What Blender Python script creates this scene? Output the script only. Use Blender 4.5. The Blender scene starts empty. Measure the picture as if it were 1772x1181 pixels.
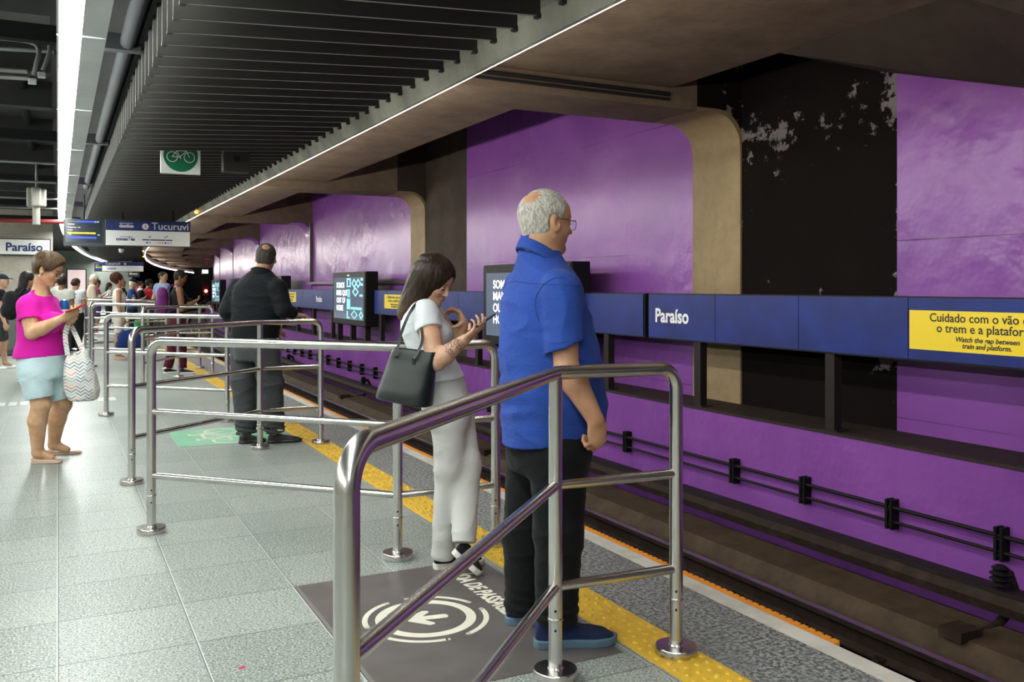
import bpy, bmesh, math, random
import numpy as np
from mathutils import Vector, Matrix

random.seed(7)
SC = bpy.context.scene
COL = SC.collection
PI = math.pi

# ------------------------------------------------------------------ camera
F_PX, VPX, HOR, CAMH = 1560.0, 100.0, 496.0, 1.4
TH = math.atan((886 - VPX) / F_PX)
SN, CS = math.sin(TH), math.cos(TH)
cam_d = bpy.data.cameras.new('camera')
cam = bpy.data.objects.new('camera', cam_d)
COL.objects.link(cam)
cam.location = (0, 0, CAMH)
cam.rotation_euler = (PI / 2, 0, -TH)
cam_d.sensor_width = 36.0
cam_d.lens = 36.0 * F_PX / 1772.0
cam_d.shift_y = -(590.5 - HOR) / 1772.0
cam_d.clip_end = 400
SC.camera = cam

# ------------------------------------------------------------------ world, exposure
W = bpy.data.worlds.new('world')
SC.world = W
W.use_nodes = True
W.node_tree.nodes['Background'].inputs[0].default_value = (0.80, 0.90, 1.0, 1)
W.node_tree.nodes['Background'].inputs[1].default_value = 0.02
SC.view_settings.view_transform = 'Standard'
SC.view_settings.look = 'None'
SC.view_settings.gamma = 1.0
SC.view_settings.use_curve_mapping = False
SC.view_settings.exposure = 1.15
LAMP_E = 32.0        # platform light line
LED_E = 34.0         # soffit edge light

SC.cycles.max_bounces = 8
SC.cycles.diffuse_bounces = 4
SC.cycles.glossy_bounces = 4
SC.cycles.transmission_bounces = 4
SC.cycles.sample_clamp_indirect = 6.0
SC.cycles.caustics_reflective = False
SC.cycles.caustics_refractive = False


def P(u, v, d):
    """world point of a photo measurement (u, v) at depth d"""
    l = (u - 886) / F_PX * d
    return np.array([d * SN + l * CS, d * CS - l * SN, CAMH - (v - HOR) * d / F_PX])


def G(u, v):
    return P(u, v, F_PX * CAMH / (v - HOR))


def bend(y):
    """sideways drift of platform and track, which curve gently to the right"""
    t = max(0.0, y - 20.0)
    return 0.0014 * t * t


# ------------------------------------------------------------------ materials
def nt(m):
    m.use_nodes = True
    return m.node_tree


def M(name, col, rough=0.6, metal=0.0, col2=None, scale=6.0, detail=4.0, stretch=(1, 1, 1), bump=0.0,
      bscale=None, bdist=0.01, spec=0.5, rough2=None, sheen=0.0, coat=0.0, lo=0.35, hi=0.65, emit=None, estr=0.0,
      bstretch=None, sub=0.0):
    m = bpy.data.materials.new(name)
    t = nt(m)
    n, L = t.nodes, t.links
    b = n['Principled BSDF']
    b.inputs['Base Color'].default_value = (*col, 1)
    b.inputs['Roughness'].default_value = rough
    b.inputs['Metallic'].default_value = metal
    b.inputs['Specular IOR Level'].default_value = spec
    b.inputs['Sheen Weight'].default_value = sheen
    b.inputs['Coat Weight'].default_value = coat
    if sub:
        b.inputs['Subsurface Weight'].default_value = sub
        b.inputs['Subsurface Radius'].default_value = (0.012, 0.005, 0.003)
        b.inputs['Subsurface Scale'].default_value = 1.0
    if emit:
        b.inputs['Emission Color'].default_value = (*emit, 1)
        b.inputs['Emission Strength'].default_value = estr
    co = n.new('ShaderNodeTexCoord')
    if col2 or rough2 is not None:
        mp = n.new('ShaderNodeMapping')
        mp.inputs['Scale'].default_value = stretch
        L.new(co.outputs['Object'], mp.inputs[0])
        nz = n.new('ShaderNodeTexNoise')
        nz.inputs['Scale'].default_value = scale
        nz.inputs['Detail'].default_value = detail
        L.new(mp.outputs[0], nz.inputs['Vector'])
        mr = n.new('ShaderNodeMapRange')
        mr.inputs[1].default_value = lo
        mr.inputs[2].default_value = hi
        L.new(nz.outputs['Fac'], mr.inputs[0])
        if col2:
            mx = n.new('ShaderNodeMix')
            mx.data_type = 'RGBA'
            mx.inputs[6].default_value = (*col, 1)
            mx.inputs[7].default_value = (*col2, 1)
            L.new(mr.outputs[0], mx.inputs[0])
            L.new(mx.outputs[2], b.inputs['Base Color'])
        if rough2 is not None:
            m2 = n.new('ShaderNodeMapRange')
            m2.inputs[3].default_value = rough
            m2.inputs[4].default_value = rough2
            L.new(mr.outputs[0], m2.inputs[0])
            L.new(m2.outputs[0], b.inputs['Roughness'])
    if bump:
        mp2 = n.new('ShaderNodeMapping')
        mp2.inputs['Scale'].default_value = bstretch or stretch
        L.new(co.outputs['Object'], mp2.inputs[0])
        nb = n.new('ShaderNodeTexNoise')
        nb.inputs['Scale'].default_value = bscale or scale * 2
        nb.inputs['Detail'].default_value = 3
        L.new(mp2.outputs[0], nb.inputs['Vector'])
        bp = n.new('ShaderNodeBump')
        bp.inputs['Strength'].default_value = bump
        bp.inputs['Distance'].default_value = bdist
        L.new(nb.outputs['Fac'], bp.inputs['Height'])
        L.new(bp.outputs[0], b.inputs['Normal'])
    return m


class NB:
    """tiny node-graph helper"""
    def __init__(s, m):
        s.t = nt(m)
        s.n, s.L = s.t.nodes, s.t.links
        s.b = s.n['Principled BSDF']
        s.co = s.n.new('ShaderNodeTexCoord').outputs['Object']

    def put(s, sock, v):
        if isinstance(v, (int, float)):
            sock.default_value = v
        elif isinstance(v, tuple):
            sock.default_value = v
        else:
            s.L.new(v, sock)

    def math(s, op, a, b=0.0, c=None):
        q = s.n.new('ShaderNodeMath')
        q.operation = op
        s.put(q.inputs[0], a)
        s.put(q.inputs[1], b)
        if c is not None:
            s.put(q.inputs[2], c)
        return q.outputs[0]

    def xyz(s, v=None):
        q = s.n.new('ShaderNodeSeparateXYZ')
        s.L.new(v or s.co, q.inputs[0])
        return q.outputs

    def comb(s, x, y, z):
        q = s.n.new('ShaderNodeCombineXYZ')
        for i, v in enumerate((x, y, z)):
            s.put(q.inputs[i], v)
        return q.outputs[0]

    def mapping(s, scale, v=None):
        q = s.n.new('ShaderNodeMapping')
        q.inputs['Scale'].default_value = scale
        s.L.new(v or s.co, q.inputs[0])
        return q.outputs[0]

    def noise(s, scale, detail=3, v=None, rough=0.5):
        q = s.n.new('ShaderNodeTexNoise')
        q.inputs['Scale'].default_value = scale
        q.inputs['Detail'].default_value = detail
        q.inputs['Roughness'].default_value = rough
        s.L.new(v or s.co, q.inputs['Vector'])
        return q.outputs['Fac']

    def white(s, v):
        q = s.n.new('ShaderNodeTexWhiteNoise')
        s.L.new(v, q.inputs['Vector'])
        return q.outputs['Value']

    def rng(s, v, a, b, c=0.0, d=1.0):
        q = s.n.new('ShaderNodeMapRange')
        s.L.new(v, q.inputs[0])
        for i, x in enumerate((a, b, c, d)):
            q.inputs[i + 1].default_value = x
        return q.outputs[0]

    def mix(s, f, a, b):
        q = s.n.new('ShaderNodeMix')
        q.data_type = 'RGBA'
        s.put(q.inputs[0], f)
        for i, v in ((6, a), (7, b)):
            if isinstance(v, tuple):
                q.inputs[i].default_value = (*v[:3], 1)
            else:
                s.L.new(v, q.inputs[i])
        return q.outputs[2]

    def bump(s, h, strength, dist):
        q = s.n.new('ShaderNodeBump')
        q.inputs['Strength'].default_value = strength
        q.inputs['Distance'].default_value = dist
        s.L.new(h, q.inputs['Height'])
        s.L.new(q.outputs[0], s.b.inputs['Normal'])

    def color(s, v):
        s.L.new(v, s.b.inputs['Base Color'])


def line_at(g, coord, period, off, w):
    """1 inside a thin line repeated every period along coord"""
    f = g.math('FRACT', g.math('DIVIDE', g.math('SUBTRACT', coord, off), period))
    d = g.math('ABSOLUTE', g.math('SUBTRACT', f, 0.5))
    return g.math('GREATER_THAN', d, 0.5 - w / period)


def mat_floor():
    m = bpy.data.materials.new('terrazzo')
    g = NB(m)
    x, y, z = g.xyz()
    tx = g.math('FLOOR', g.math('DIVIDE', x, 0.49))
    ty = g.math('FLOOR', g.math('DIVIDE', g.math('SUBTRACT', y, 0.29), 0.49))
    w = g.white(g.comb(tx, ty, 0.0))
    base = g.mix(w, (0.165, 0.195, 0.178), (0.260, 0.285, 0.265))
    sp = g.noise(120, 3)
    base = g.mix(g.rng(sp, 0.50, 0.62), base, (0.52, 0.55, 0.50))
    sp2 = g.noise(95, 3, g.mapping((1, 1.2, 1)))
    base = g.mix(g.rng(sp2, 0.54, 0.64), base, (0.05, 0.065, 0.06))
    st = g.noise(0.8, 4)
    base = g.mix(g.rng(st, 0.45, 0.75, 0, 0.35), base, (0.17, 0.19, 0.18))
    lx = line_at(g, x, 0.49, 0.0, 0.0045)
    ly = line_at(g, y, 0.49, 0.29, 0.0035)
    alt = g.math('GREATER_THAN', g.math('FRACT', g.math('MULTIPLY', g.math('ADD', tx, 0.5), 0.5)), 0.4)
    base = g.mix(g.math('MULTIPLY', ly, 0.8), base, (0.06, 0.07, 0.07))
    base = g.mix(g.math('MULTIPLY', lx, 0.85), base, g.mix(alt, (0.05, 0.06, 0.06), (0.55, 0.56, 0.55)))
    g.color(base)
    g.b.inputs['Roughness'].default_value = 0.40
    g.b.inputs['Specular IOR Level'].default_value = 0.32
    g.bump(g.noise(3.0, 1), 0.04, 0.02)
    return m


def mat_purple():
    m = bpy.data.materials.new('purple_paint')
    g = NB(m)
    x, y, z = g.xyz()
    n1 = g.noise(0.9, 5)
    base = g.mix(g.rng(n1, 0.3, 0.7), (0.178, 0.052, 0.275), (0.240, 0.076, 0.345))
    drip = g.noise(4.0, 4, g.mapping((1, 1, 0.05)))
    base = g.mix(g.rng(drip, 0.55, 0.85, 0, 0.25), base, (0.16, 0.045, 0.24))
    ln = line_at(g, z, 1.62, 0.20, 0.006)
    ln2 = line_at(g, y, 3.1, 0.9, 0.004)
    pat = g.rng(g.noise(0.7, 2), 0.45, 0.55)
    base = g.mix(g.math('MULTIPLY', g.math('MULTIPLY', ln, pat), 0.8), base, (0.05, 0.012, 0.07))
    base = g.mix(g.math('MULTIPLY', g.math('MULTIPLY', ln2, pat), 0.45), base, (0.08, 0.02, 0.11))
    dot = g.noise(30, 2)
    base = g.mix(g.rng(dot, 0.77, 0.80, 0, 0.5), base, (0.06, 0.02, 0.08))
    g.color(base)
    g.b.inputs['Roughness'].default_value = 0.30
    g.b.inputs['Specular IOR Level'].default_value = 0.36
    lump = g.math('MULTIPLY', g.noise(2.6, 3), g.rng(g.noise(0.55, 2), 0.42, 0.62, 0.15, 1.0))
    h = g.math('ADD', lump, g.math('MULTIPLY', g.noise(24, 2), 0.015))
    g.bump(h, 0.65, 0.055)
    return m


def mat_concrete(name, a, b, scale=1.3, boards=True, rough=0.75, bump=0.35, spec=0.2):
    m = bpy.data.materials.new(name)
    g = NB(m)
    x, y, z = g.xyz()
    n1 = g.noise(scale, 6, None, 0.65)
    base = g.mix(g.rng(n1, 0.32, 0.68), a, b)
    n2 = g.noise(9, 5)
    base = g.mix(g.rng(n2, 0.5, 0.8, 0, 0.4), base, tuple(c * 0.45 for c in a))
    if boards:
        l1 = line_at(g, y, 1.22, 0.4, 0.004)
        base = g.mix(g.math('MULTIPLY', l1, 0.6), base, tuple(c * 0.3 for c in a))
    g.color(base)
    g.b.inputs['Roughness'].default_value = rough
    g.b.inputs['Specular IOR Level'].default_value = spec
    g.bump(g.math('ADD', g.noise(5, 5), g.math('MULTIPLY', g.noise(60, 3), 0.3)), bump, 0.015)
    return m


def mat_black_wall():
    m = bpy.data.materials.new('flaking_black_paint')
    g = NB(m)
    x, y, z = g.xyz()
    n1 = g.noise(1.5, 6, g.mapping((1, 1.5, 0.7)), 0.72)
    n2 = g.noise(0.9, 2)
    k = g.math('ADD', n1, g.math('MULTIPLY', n2, 0.35))
    zb = g.math('DIVIDE', g.math('SUBTRACT', z, 3.05), 0.30)
    band = g.math('EXPONENT', g.math('MULTIPLY', g.math('MULTIPLY', zb, zb), -1.0))
    yb = g.math('DIVIDE', g.math('SUBTRACT', y, 5.80), 0.16)
    ed = g.math('EXPONENT', g.math('MULTIPLY', g.math('MULTIPLY', yb, yb), -1.0))
    n3 = g.noise(5.5, 5, g.mapping((1, 0.8, 1.4)), 0.7)
    k = g.math('ADD', g.math('ADD', g.math('MULTIPLY', k, 0.55), g.math('MULTIPLY', n3, 0.45)), g.math('ADD', g.math('MULTIPLY', band, 0.085), g.math('MULTIPLY', ed, 0.075)))
    peel = g.rng(k, 0.706, 0.736)
    base = g.mix(g.noise(2, 4), (0.0045, 0.0035, 0.0035), (0.010, 0.0075, 0.007))
    base = g.mix(peel, base, (0.17, 0.15, 0.16))
    g.color(base)
    g.b.inputs['Specular IOR Level'].default_value = 0.06
    g.b.inputs['Roughness'].default_value = 0.9
    g.bump(n1, 0.3, 0.02)
    return m


def mat_granite():
    m = bpy.data.materials.new('granite_edge')
    g = NB(m)
    a = g.noise(55, 3, None, 0.7)
    base = g.mix(g.rng(a, 0.42, 0.60), (0.055, 0.06, 0.062), (0.34, 0.35, 0.34))
    b = g.noise(2.5, 4)
    base = g.mix(g.rng(b, 0.5, 0.8, 0, 0.5), base, (0.09, 0.095, 0.095))
    g.color(base)
    g.b.inputs['Roughness'].default_value = 0.55
    g.bump(a, 0.25, 0.004)
    return m


def mat_steel(name='brushed_steel', rough=0.24, col=(0.60, 0.59, 0.565)):
    m = bpy.data.materials.new(name)
    g = NB(m)
    sm = g.noise(4, 2)
    g.b.inputs['Roughness'].default_value = rough
    g.color(g.mix(g.rng(sm, 0.4, 0.75), col, tuple(c * 0.90 for c in col)))
    g.b.inputs['Metallic'].default_value = 1.0
    return m


def mat_zigzag():
    m = bpy.data.materials.new('zigzag_print')
    g = NB(m)
    x, y, z = g.xyz()
    h = g.math('ADD', g.math('MULTIPLY', x, 0.96), g.math('MULTIPLY', y, 0.3))
    t = g.math('PINGPONG', h, 0.026)
    zz = g.math('ADD', z, g.math('MULTIPLY', t, 0.9))
    row = g.math('DIVIDE', zz, 0.026)
    f = g.math('FRACT', row)
    ln = g.math('LESS_THAN', f, 0.27)
    idx = g.white(g.comb(g.math('FLOOR', row), g.math('FLOOR', g.math('DIVIDE', h, 0.052)), 0.0))
    c = g.mix(g.math('GREATER_THAN', idx, 0.35), (0.03, 0.10, 0.15), (0.30, 0.42, 0.46))
    c = g.mix(g.math('GREATER_THAN', idx, 0.60), c, (0.60, 0.40, 0.32))
    c = g.mix(g.math('GREATER_THAN', idx, 0.86), c, (0.60, 0.10, 0.07))
    g.color(g.mix(ln, (0.60, 0.60, 0.58), c))
    g.b.inputs['Roughness'].default_value = 0.35
    g.bump(g.noise(14, 4), 0.4, 0.02)
    return m


def mat_hair(name, a, b, rough=0.45, sc=90, ends=None, z0=0.0, z1=1.0):
    m = bpy.data.materials.new(name)
    g = NB(m)
    n1 = g.noise(sc, 3, g.mapping((1, 1, 0.12)))
    c = g.mix(g.rng(n1, 0.3, 0.7), a, b)
    if ends:      # dyed lengths that grow lighter towards the tips
        c2 = g.mix(g.rng(n1, 0.35, 0.65), tuple(q * 0.45 for q in ends), ends)
        z = g.xyz()[2]
        zz = g.math('ADD', z, g.math('MULTIPLY', g.math('SUBTRACT', n1, 0.5), 0.10))
        c = g.mix(g.rng(zz, z0, z1), c2, c)
    g.color(c)
    g.b.inputs['Specular IOR Level'].default_value = 0.12
    g.b.inputs['Roughness'].default_value = rough
    g.bump(n1, 0.4, 0.008)
    return m


def mat_grey_hair():
    m = bpy.data.materials.new('thin_grey_hair')
    g = NB(m)
    n1 = g.noise(130, 4, g.mapping((1, 1, 0.35)), 0.7)
    c = g.mix(g.rng(n1, 0.38, 0.62), (0.27, 0.25, 0.21), (0.60, 0.57, 0.51))
    g.color(c)
    g.b.inputs['Specular IOR Level'].default_value = 0.2
    g.b.inputs['Roughness'].default_value = 0.7
    g.bump(n1, 0.8, 0.012)
    return m


def cloth(name, col, amt=0.82, rough=0.88, wr=0.35, sheen=0.03):
    """fabric with a fine weave and soft wrinkles"""
    m = bpy.data.materials.new(name)
    g = NB(m)
    n1 = g.noise(7, 3)
    g.color(g.mix(g.rng(n1, 0.3, 0.7), col, tuple(c * amt for c in col)))
    g.b.inputs['Roughness'].default_value = rough
    g.b.inputs['Sheen Weight'].default_value = sheen
    g.b.inputs['Specular IOR Level'].default_value = 0.18
    wv = g.noise(7, 4, g.mapping((1, 1, 1.7)), 0.55)
    ridge = g.math('ABSOLUTE', g.math('SUBTRACT', wv, 0.5))
    h = g.math('ADD', g.math('MULTIPLY', ridge, -1.0), g.math('MULTIPLY', g.noise(420, 2), 0.03))
    g.bump(h, wr * 1.5, 0.035)
    return m


def skin(name, col, col2=None):
    m = M(name, col, rough=0.48, col2=col2 or tuple(c * f for c, f in zip(col, (0.86, 0.78, 0.74))), scale=22, detail=4,
          bump=0.12, bscale=180, bdist=0.002, spec=0.4, sub=0.10)
    return m


MT = {}
MT['floor'] = mat_floor()
MT['purple'] = mat_purple()
MT['conc'] = mat_concrete('concrete_brown', (0.190, 0.140, 0.098), (0.115, 0.083, 0.058), scale=2.0)
MT['conc_tan'] = mat_concrete('concrete_tan', (0.32, 0.235, 0.135), (0.21, 0.15, 0.085), boards=False, rough=0.55)
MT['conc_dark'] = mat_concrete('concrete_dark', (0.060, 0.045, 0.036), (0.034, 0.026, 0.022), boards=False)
MT['conc_grey'] = mat_concrete('concrete_grey', (0.42, 0.385, 0.32), (0.31, 0.285, 0.24), boards=False)
MT['soot'] = mat_concrete('sooty_slab', (0.055, 0.052, 0.05), (0.03, 0.029, 0.03), boards=True)
MT['track'] = mat_concrete('track_bed', (0.022, 0.015, 0.0115), (0.012, 0.008, 0.0065), scale=3, boards=False)
MT['plinth'] = mat_concrete('plinth_concrete', (0.075, 0.052, 0.030), (0.036, 0.024, 0.015), scale=4, boards=False)
MT['ledge'] = mat_concrete('ledge_brown', (0.036, 0.025, 0.020), (0.024, 0.017, 0.014), scale=3, boards=False)
MT['blackwall'] = mat_black_wall()
MT['granite'] = mat_granite()
MT['steel'] = mat_steel()
MT['white_strip'] = M('white_edge_paint', (0.62, 0.60, 0.55), 0.6, col2=(0.45, 0.43, 0.39), scale=5)
MT['orange'] = M('orange_rubber', (0.75, 0.27, 0.015), 0.6)
MT['yellow_tac'] = M('yellow_tactile', (0.66, 0.42, 0.035), 0.55, col2=(0.48, 0.30, 0.03), scale=9, lo=0.45, hi=0.75)
MT['rail_side'] = M('rusty_rail', (0.036, 0.023, 0.018), 0.75, spec=0.15, col2=(0.020, 0.013, 0.010), scale=8)
MT['rail_top'] = M('polished_rail_head', (0.42, 0.37, 0.38), 0.28, metal=1.0)
MT['rust'] = M('rusty_iron', (0.022, 0.014, 0.011), 0.75, spec=0.15, col2=(0.05, 0.032, 0.022), scale=7, lo=0.5, hi=0.8)
MT['black'] = M('black_paint', (0.006, 0.0055, 0.006), 0.5, spec=0.25)
MT['brown_paint'] = M('dark_brown_steel', (0.014, 0.010, 0.0095), 0.6, spec=0.25)
MT['blue'] = M('blue_enamel', (0.010, 0.026, 0.190), 0.42, spec=0.3, col2=(0.008, 0.018, 0.13), scale=3, bump=0.05, bscale=8)
MT['yellow'] = M('yellow_sign', (0.80, 0.60, 0.015), 0.45)
MT['ink'] = M('black_ink', (0.012, 0.012, 0.012), 0.5)
MT['sign_white'] = M('white_sign_face', (0.78, 0.78, 0.75), 0.35)
MT['sign_navy'] = M('navy_sign_face', (0.014, 0.025, 0.13), 0.4)
MT['letter_grey'] = M('light_grey_lettering', (0.66, 0.66, 0.64), 0.5)
MT['letter_white'] = M('white_lettering', (0.80, 0.80, 0.80), 0.5)
MT['green'] = M('green_sign', (0.0, 0.13, 0.055), 0.4)
MT['louver'] = M('dark_slats', (0.052, 0.049, 0.045), 0.55)
MT['fascia'] = M('pale_steel_fascia', (0.70, 0.67, 0.58), 0.45, col2=(0.34, 0.33, 0.29), scale=2)
MT['lamp_metal'] = M('lamp_metal', (0.62, 0.65, 0.66), 0.38, metal=0.5, col2=(0.5, 0.53, 0.54), scale=1.5)
MT['lamp'] = M('lamp_tube_light', (0.9, 0.9, 0.9), 0.5, emit=(0.96, 1.0, 0.95), estr=LAMP_E)
MT['led'] = M('led_light', (0.9, 0.9, 0.9), 0.5, emit=(1.0, 0.95, 0.84), estr=LED_E)
MT['pipe'] = M('grey_conduit', (0.30, 0.30, 0.29), 0.45, metal=0.4, col2=(0.2, 0.2, 0.2), scale=3)
MT['pipe_dark'] = M('dark_pipe', (0.016, 0.017, 0.019), 0.85, spec=0.1)
MT['red_pipe'] = M('red_pipe', (0.22, 0.02, 0.02), 0.5)
MT['mat_brown'] = M('brown_floor_vinyl', (0.105, 0.092, 0.088), 0.40, col2=(0.075, 0.066, 0.063), scale=5, bump=0.1, bscale=150, bdist=0.002)
MT['cream'] = M('cream_print', (0.64, 0.62, 0.52), 0.45)
MT['mat_green'] = M('green_floor_vinyl', (0.20, 0.47, 0.31), 0.30)
MT['screen_dark'] = M('screen_dark', (0.03, 0.035, 0.05), 0.15, emit=(0.10, 0.13, 0.19), estr=0.45)
MT['screen_text'] = M('screen_white', (0.5, 0.5, 0.5), 0.3, emit=(0.9, 0.92, 0.95), estr=0.7)
MT['screen_teal'] = M('screen_teal', (0.1, 0.3, 0.3), 0.3, emit=(0.22, 0.62, 0.62), estr=0.55)
MT['screen_blue'] = M('screen_blue', (0.02, 0.03, 0.2), 0.3, emit=(0.03, 0.07, 0.55), estr=0.7)
MT['screen_yellow'] = M('screen_yellow', (0.5, 0.4, 0.0), 0.3, emit=(1.0, 0.70, 0.03), estr=0.9)
MT['screen_green'] = M('screen_green', (0.1, 0.5, 0.1), 0.3, emit=(0.2, 0.9, 0.2), estr=0.8)
MT['bezel'] = M('grey_bezel', (0.035, 0.045, 0.05), 0.4)
MT['poster_lit'] = M('lit_poster', (0.35, 0.28, 0.27), 0.4, emit=(1.0, 0.78, 0.74), estr=0.30)
MT['tv_lit'] = M('lit_monitor', (0.5, 0.6, 0.8), 0.4, emit=(0.6, 0.75, 1.0), estr=1.1)
MT['red_lamp'] = M('red_signal', (0.8, 0.02, 0.02), 0.4, emit=(1.0, 0.03, 0.02), estr=30.0)
MT['amber_lamp'] = M('amber_lamp', (0.8, 0.4, 0.02), 0.4, emit=(1.0, 0.33, 0.02), estr=9.0)
MT['plastic_white'] = M('white_plastic', (0.70, 0.70, 0.70), 0.4)
MT['wire'] = M('black_cable', (0.004, 0.0035, 0.004), 0.6, spec=0.2)
MT['glass_dark'] = M('glass_black', (0.01, 0.01, 0.012), 0.08)
MT['gold'] = M('gold_metal', (0.70, 0.50, 0.20), 0.3, metal=1.0)
MT['red_plastic'] = M('red_plastic', (0.60, 0.01, 0.02), 0.35)
MT['leather'] = M('dark_green_leather', (0.007, 0.011, 0.0105), 0.36, spec=0.4, col2=(0.011, 0.017, 0.016), scale=4, bump=0.25, bscale=160, bdist=0.002)
MT['zigzag'] = mat_zigzag()
MT['glass'] = M('spectacle_lens', (0.8, 0.8, 0.85), 0.05)
MT['glass'].node_tree.nodes['Principled BSDF'].inputs['Transmission Weight'].default_value = 1.0
MT['glass'].node_tree.nodes['Principled BSDF'].inputs['IOR'].default_value = 1.02


# ------------------------------------------------------------------ mesh building
class MB:
    def __init__(s):
        s.v, s.f = [], []

    def add(s, vs, fs):
        o = len(s.v)
        s.v += [tuple(map(float, q)) for q in vs]
        s.f += [tuple(i + o for i in q) for q in fs]
        return s

    def box(s, x0, x1, y0, y1, z0, z1, rot=None, org=(0, 0, 0), bev=0.0):
        if bev > 0:
            pts = []
            for z, ins in ((z0, bev), (z0 + bev, 0), (z1 - bev, 0), (z1, bev)):
                X0, X1, Y0, Y1 = x0 + ins, x1 - ins, y0 + ins, y1 - ins
                c = bev
                if ins:
                    ring = [(X0, Y0), (X1, Y0), (X1, Y1), (X0, Y1)]
                    ring = [q for q in ring for _ in (0, 1)]
                else:
                    ring = [(X0, Y0 + c), (X0 + c, Y0), (X1 - c, Y0), (X1, Y0 + c), (X1, Y1 - c), (X1 - c, Y1), (X0 + c, Y1), (X0, Y1 - c)]
                pts.append([(a, b, z) for a, b in ring])
            vs = [q for r in pts for q in r]
            fs = []
            for k in range(3):
                for i in range(8):
                    j = (i + 1) % 8
                    fs.append((k * 8 + i, k * 8 + j, k * 8 + 8 + j, k * 8 + 8 + i))
            fs.append(tuple(range(7, -1, -1)))
            fs.append(tuple(range(24, 32)))
        else:
            vs = [(x0, y0, z0), (x1, y0, z0), (x1, y1, z0), (x0, y1, z0), (x0, y0, z1), (x1, y0, z1), (x1, y1, z1), (x0, y1, z1)]
            fs = [(3, 2, 1, 0), (4, 5, 6, 7), (0, 1, 5, 4), (1, 2, 6, 5), (2, 3, 7, 6), (3, 0, 4, 7)]
        if rot is not None:
            vs = [tuple(np.array(rot) @ np.array(q) + np.array(org)) for q in vs]
        elif org != (0, 0, 0):
            vs = [(q[0] + org[0], q[1] + org[1], q[2] + org[2]) for q in vs]
        return s.add(vs, fs)

    def tube(s, pts, r, n=12, caps=True, closed=False):
        pts = [np.array(q, float) for q in pts]
        rr = r if hasattr(r, '__len__') else [r] * len(pts)
        m = len(pts)
        tang = []
        for i in range(m):
            a = pts[i] - pts[i - 1] if (i > 0 or closed) else pts[1] - pts[0]
            b = pts[(i + 1) % m] - pts[i] if (i < m - 1 or closed) else pts[i] - pts[i - 1]
            a = a / (np.linalg.norm(a) + 1e-9)
            b = b / (np.linalg.norm(b) + 1e-9)
            t = a + b
            t /= np.linalg.norm(t) + 1e-9
            tang.append((t, max(0.35, float(np.dot(a, t)))))
        u = np.array([0, 0, 1.0])
        if abs(tang[0][0][2]) > 0.9:
            u = np.array([1.0, 0, 0])
        vs = []
        for i in range(m):
            t, cosh = tang[i]
            u = u - t * np.dot(u, t)
            u /= np.linalg.norm(u) + 1e-9
            w = np.cross(t, u)
            # stretch in the bend plane so mitred corners keep their width
            if 0 < i < m - 1:
                a = pts[i] - pts[i - 1]
                b = pts[i + 1] - pts[i]
                bd = b / (np.linalg.norm(b) + 1e-9) - a / (np.linalg.norm(a) + 1e-9)
                bn = np.linalg.norm(bd)
                bd = bd / bn if bn > 1e-6 else None
            else:
                bd = None
            for k in range(n):
                an = 2 * PI * k / n
                q = (math.cos(an) * u + math.sin(an) * w) * rr[i]
                if bd is not None:
                    q = q + bd * np.dot(q, bd) * (1 / cosh - 1)
                vs.append(pts[i] + q)
        fs = []
        for i in range(m - (0 if closed else 1)):
            i2 = (i + 1) % m
            for k in range(n):
                k2 = (k + 1) % n
                fs.append((i * n + k, i * n + k2, i2 * n + k2, i2 * n + k))
        if caps and not closed:
            fs.append(tuple(range(n - 1, -1, -1)))
            fs.append(tuple(range((m - 1) * n, m * n)))
        return s.add(vs, fs)

    def lathe(s, prof, c=(0, 0, 0), n=24):
        vs, fs = [], []
        for r, z in prof:
            for k in range(n):
                a = 2 * PI * k / n
                vs.append((c[0] + r * math.cos(a), c[1] + r * math.sin(a), c[2] + z))
        for i in range(len(prof) - 1):
            for k in range(n):
                k2 = (k + 1) % n
                fs.append((i * n + k, i * n + k2, (i + 1) * n + k2, (i + 1) * n + k))
        fs.append(tuple(range(n - 1, -1, -1)))
        fs.append(tuple(range((len(prof) - 1) * n, len(prof) * n)))
        return s.add(vs, fs)

    def sweep(s, prof, ys, closed=True, caps=True):
        """profile in (x, z) drawn along y, following the bend of the platform"""
        n = len(prof)
        vs = [(x + bend(y), y, z) for y in ys for x, z in prof]
        fs = []
        for i in range(len(ys) - 1):
            for k in range(n if closed else n - 1):
                k2 = (k + 1) % n
                fs.append((i * n + k, (i + 1) * n + k, (i + 1) * n + k2, i * n + k2))
        if closed and caps:
            fs.append(tuple(range(n)))
            fs.append(tuple(range(len(ys) * n - 1, (len(ys) - 1) * n - 1, -1)))
        return s.add(vs, fs)

    def sphere(s, c, r, Mx=None, n=12, m=8):
        r = r if hasattr(r, '__len__') else (r, r, r)
        vs, fs = [], []
        for i in range(m + 1):
            t = PI * i / m
            for k in range(n):
                a = 2 * PI * k / n
                q = np.array([r[0] * math.sin(t) * math.cos(a), r[1] * math.sin(t) * math.sin(a), r[2] * math.cos(t)])
                if Mx is not None:
                    q = Mx @ q
                vs.append(q + np.array(c))
        for i in range(m):
            for k in range(n):
                k2 = (k + 1) % n
                fs.append((i * n + k, (i + 1) * n + k, (i + 1) * n + k2, i * n + k2))
        return s.add(vs, fs)

    def ring(s, c, r0, r1, a0, a1, ax, ay, h=0.0, n=40, nrm=(0, 0, 1)):
        """flat ring sector with thickness h, in the plane of ax, ay"""
        c, ax, ay, nrm = map(np.array, (c, ax, ay, nrm))
        vs, fs = [], []
        for i in range(n + 1):
            a = a0 + (a1 - a0) * i / n
            e = ax * math.cos(a) + ay * math.sin(a)
            for r in (r0, r1):
                vs.append(c + e * r + nrm * h)
        for i in range(n):
            fs.append((2 * i, 2 * i + 1, 2 * i + 3, 2 * i + 2))
        return s.add(vs, fs)

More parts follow.
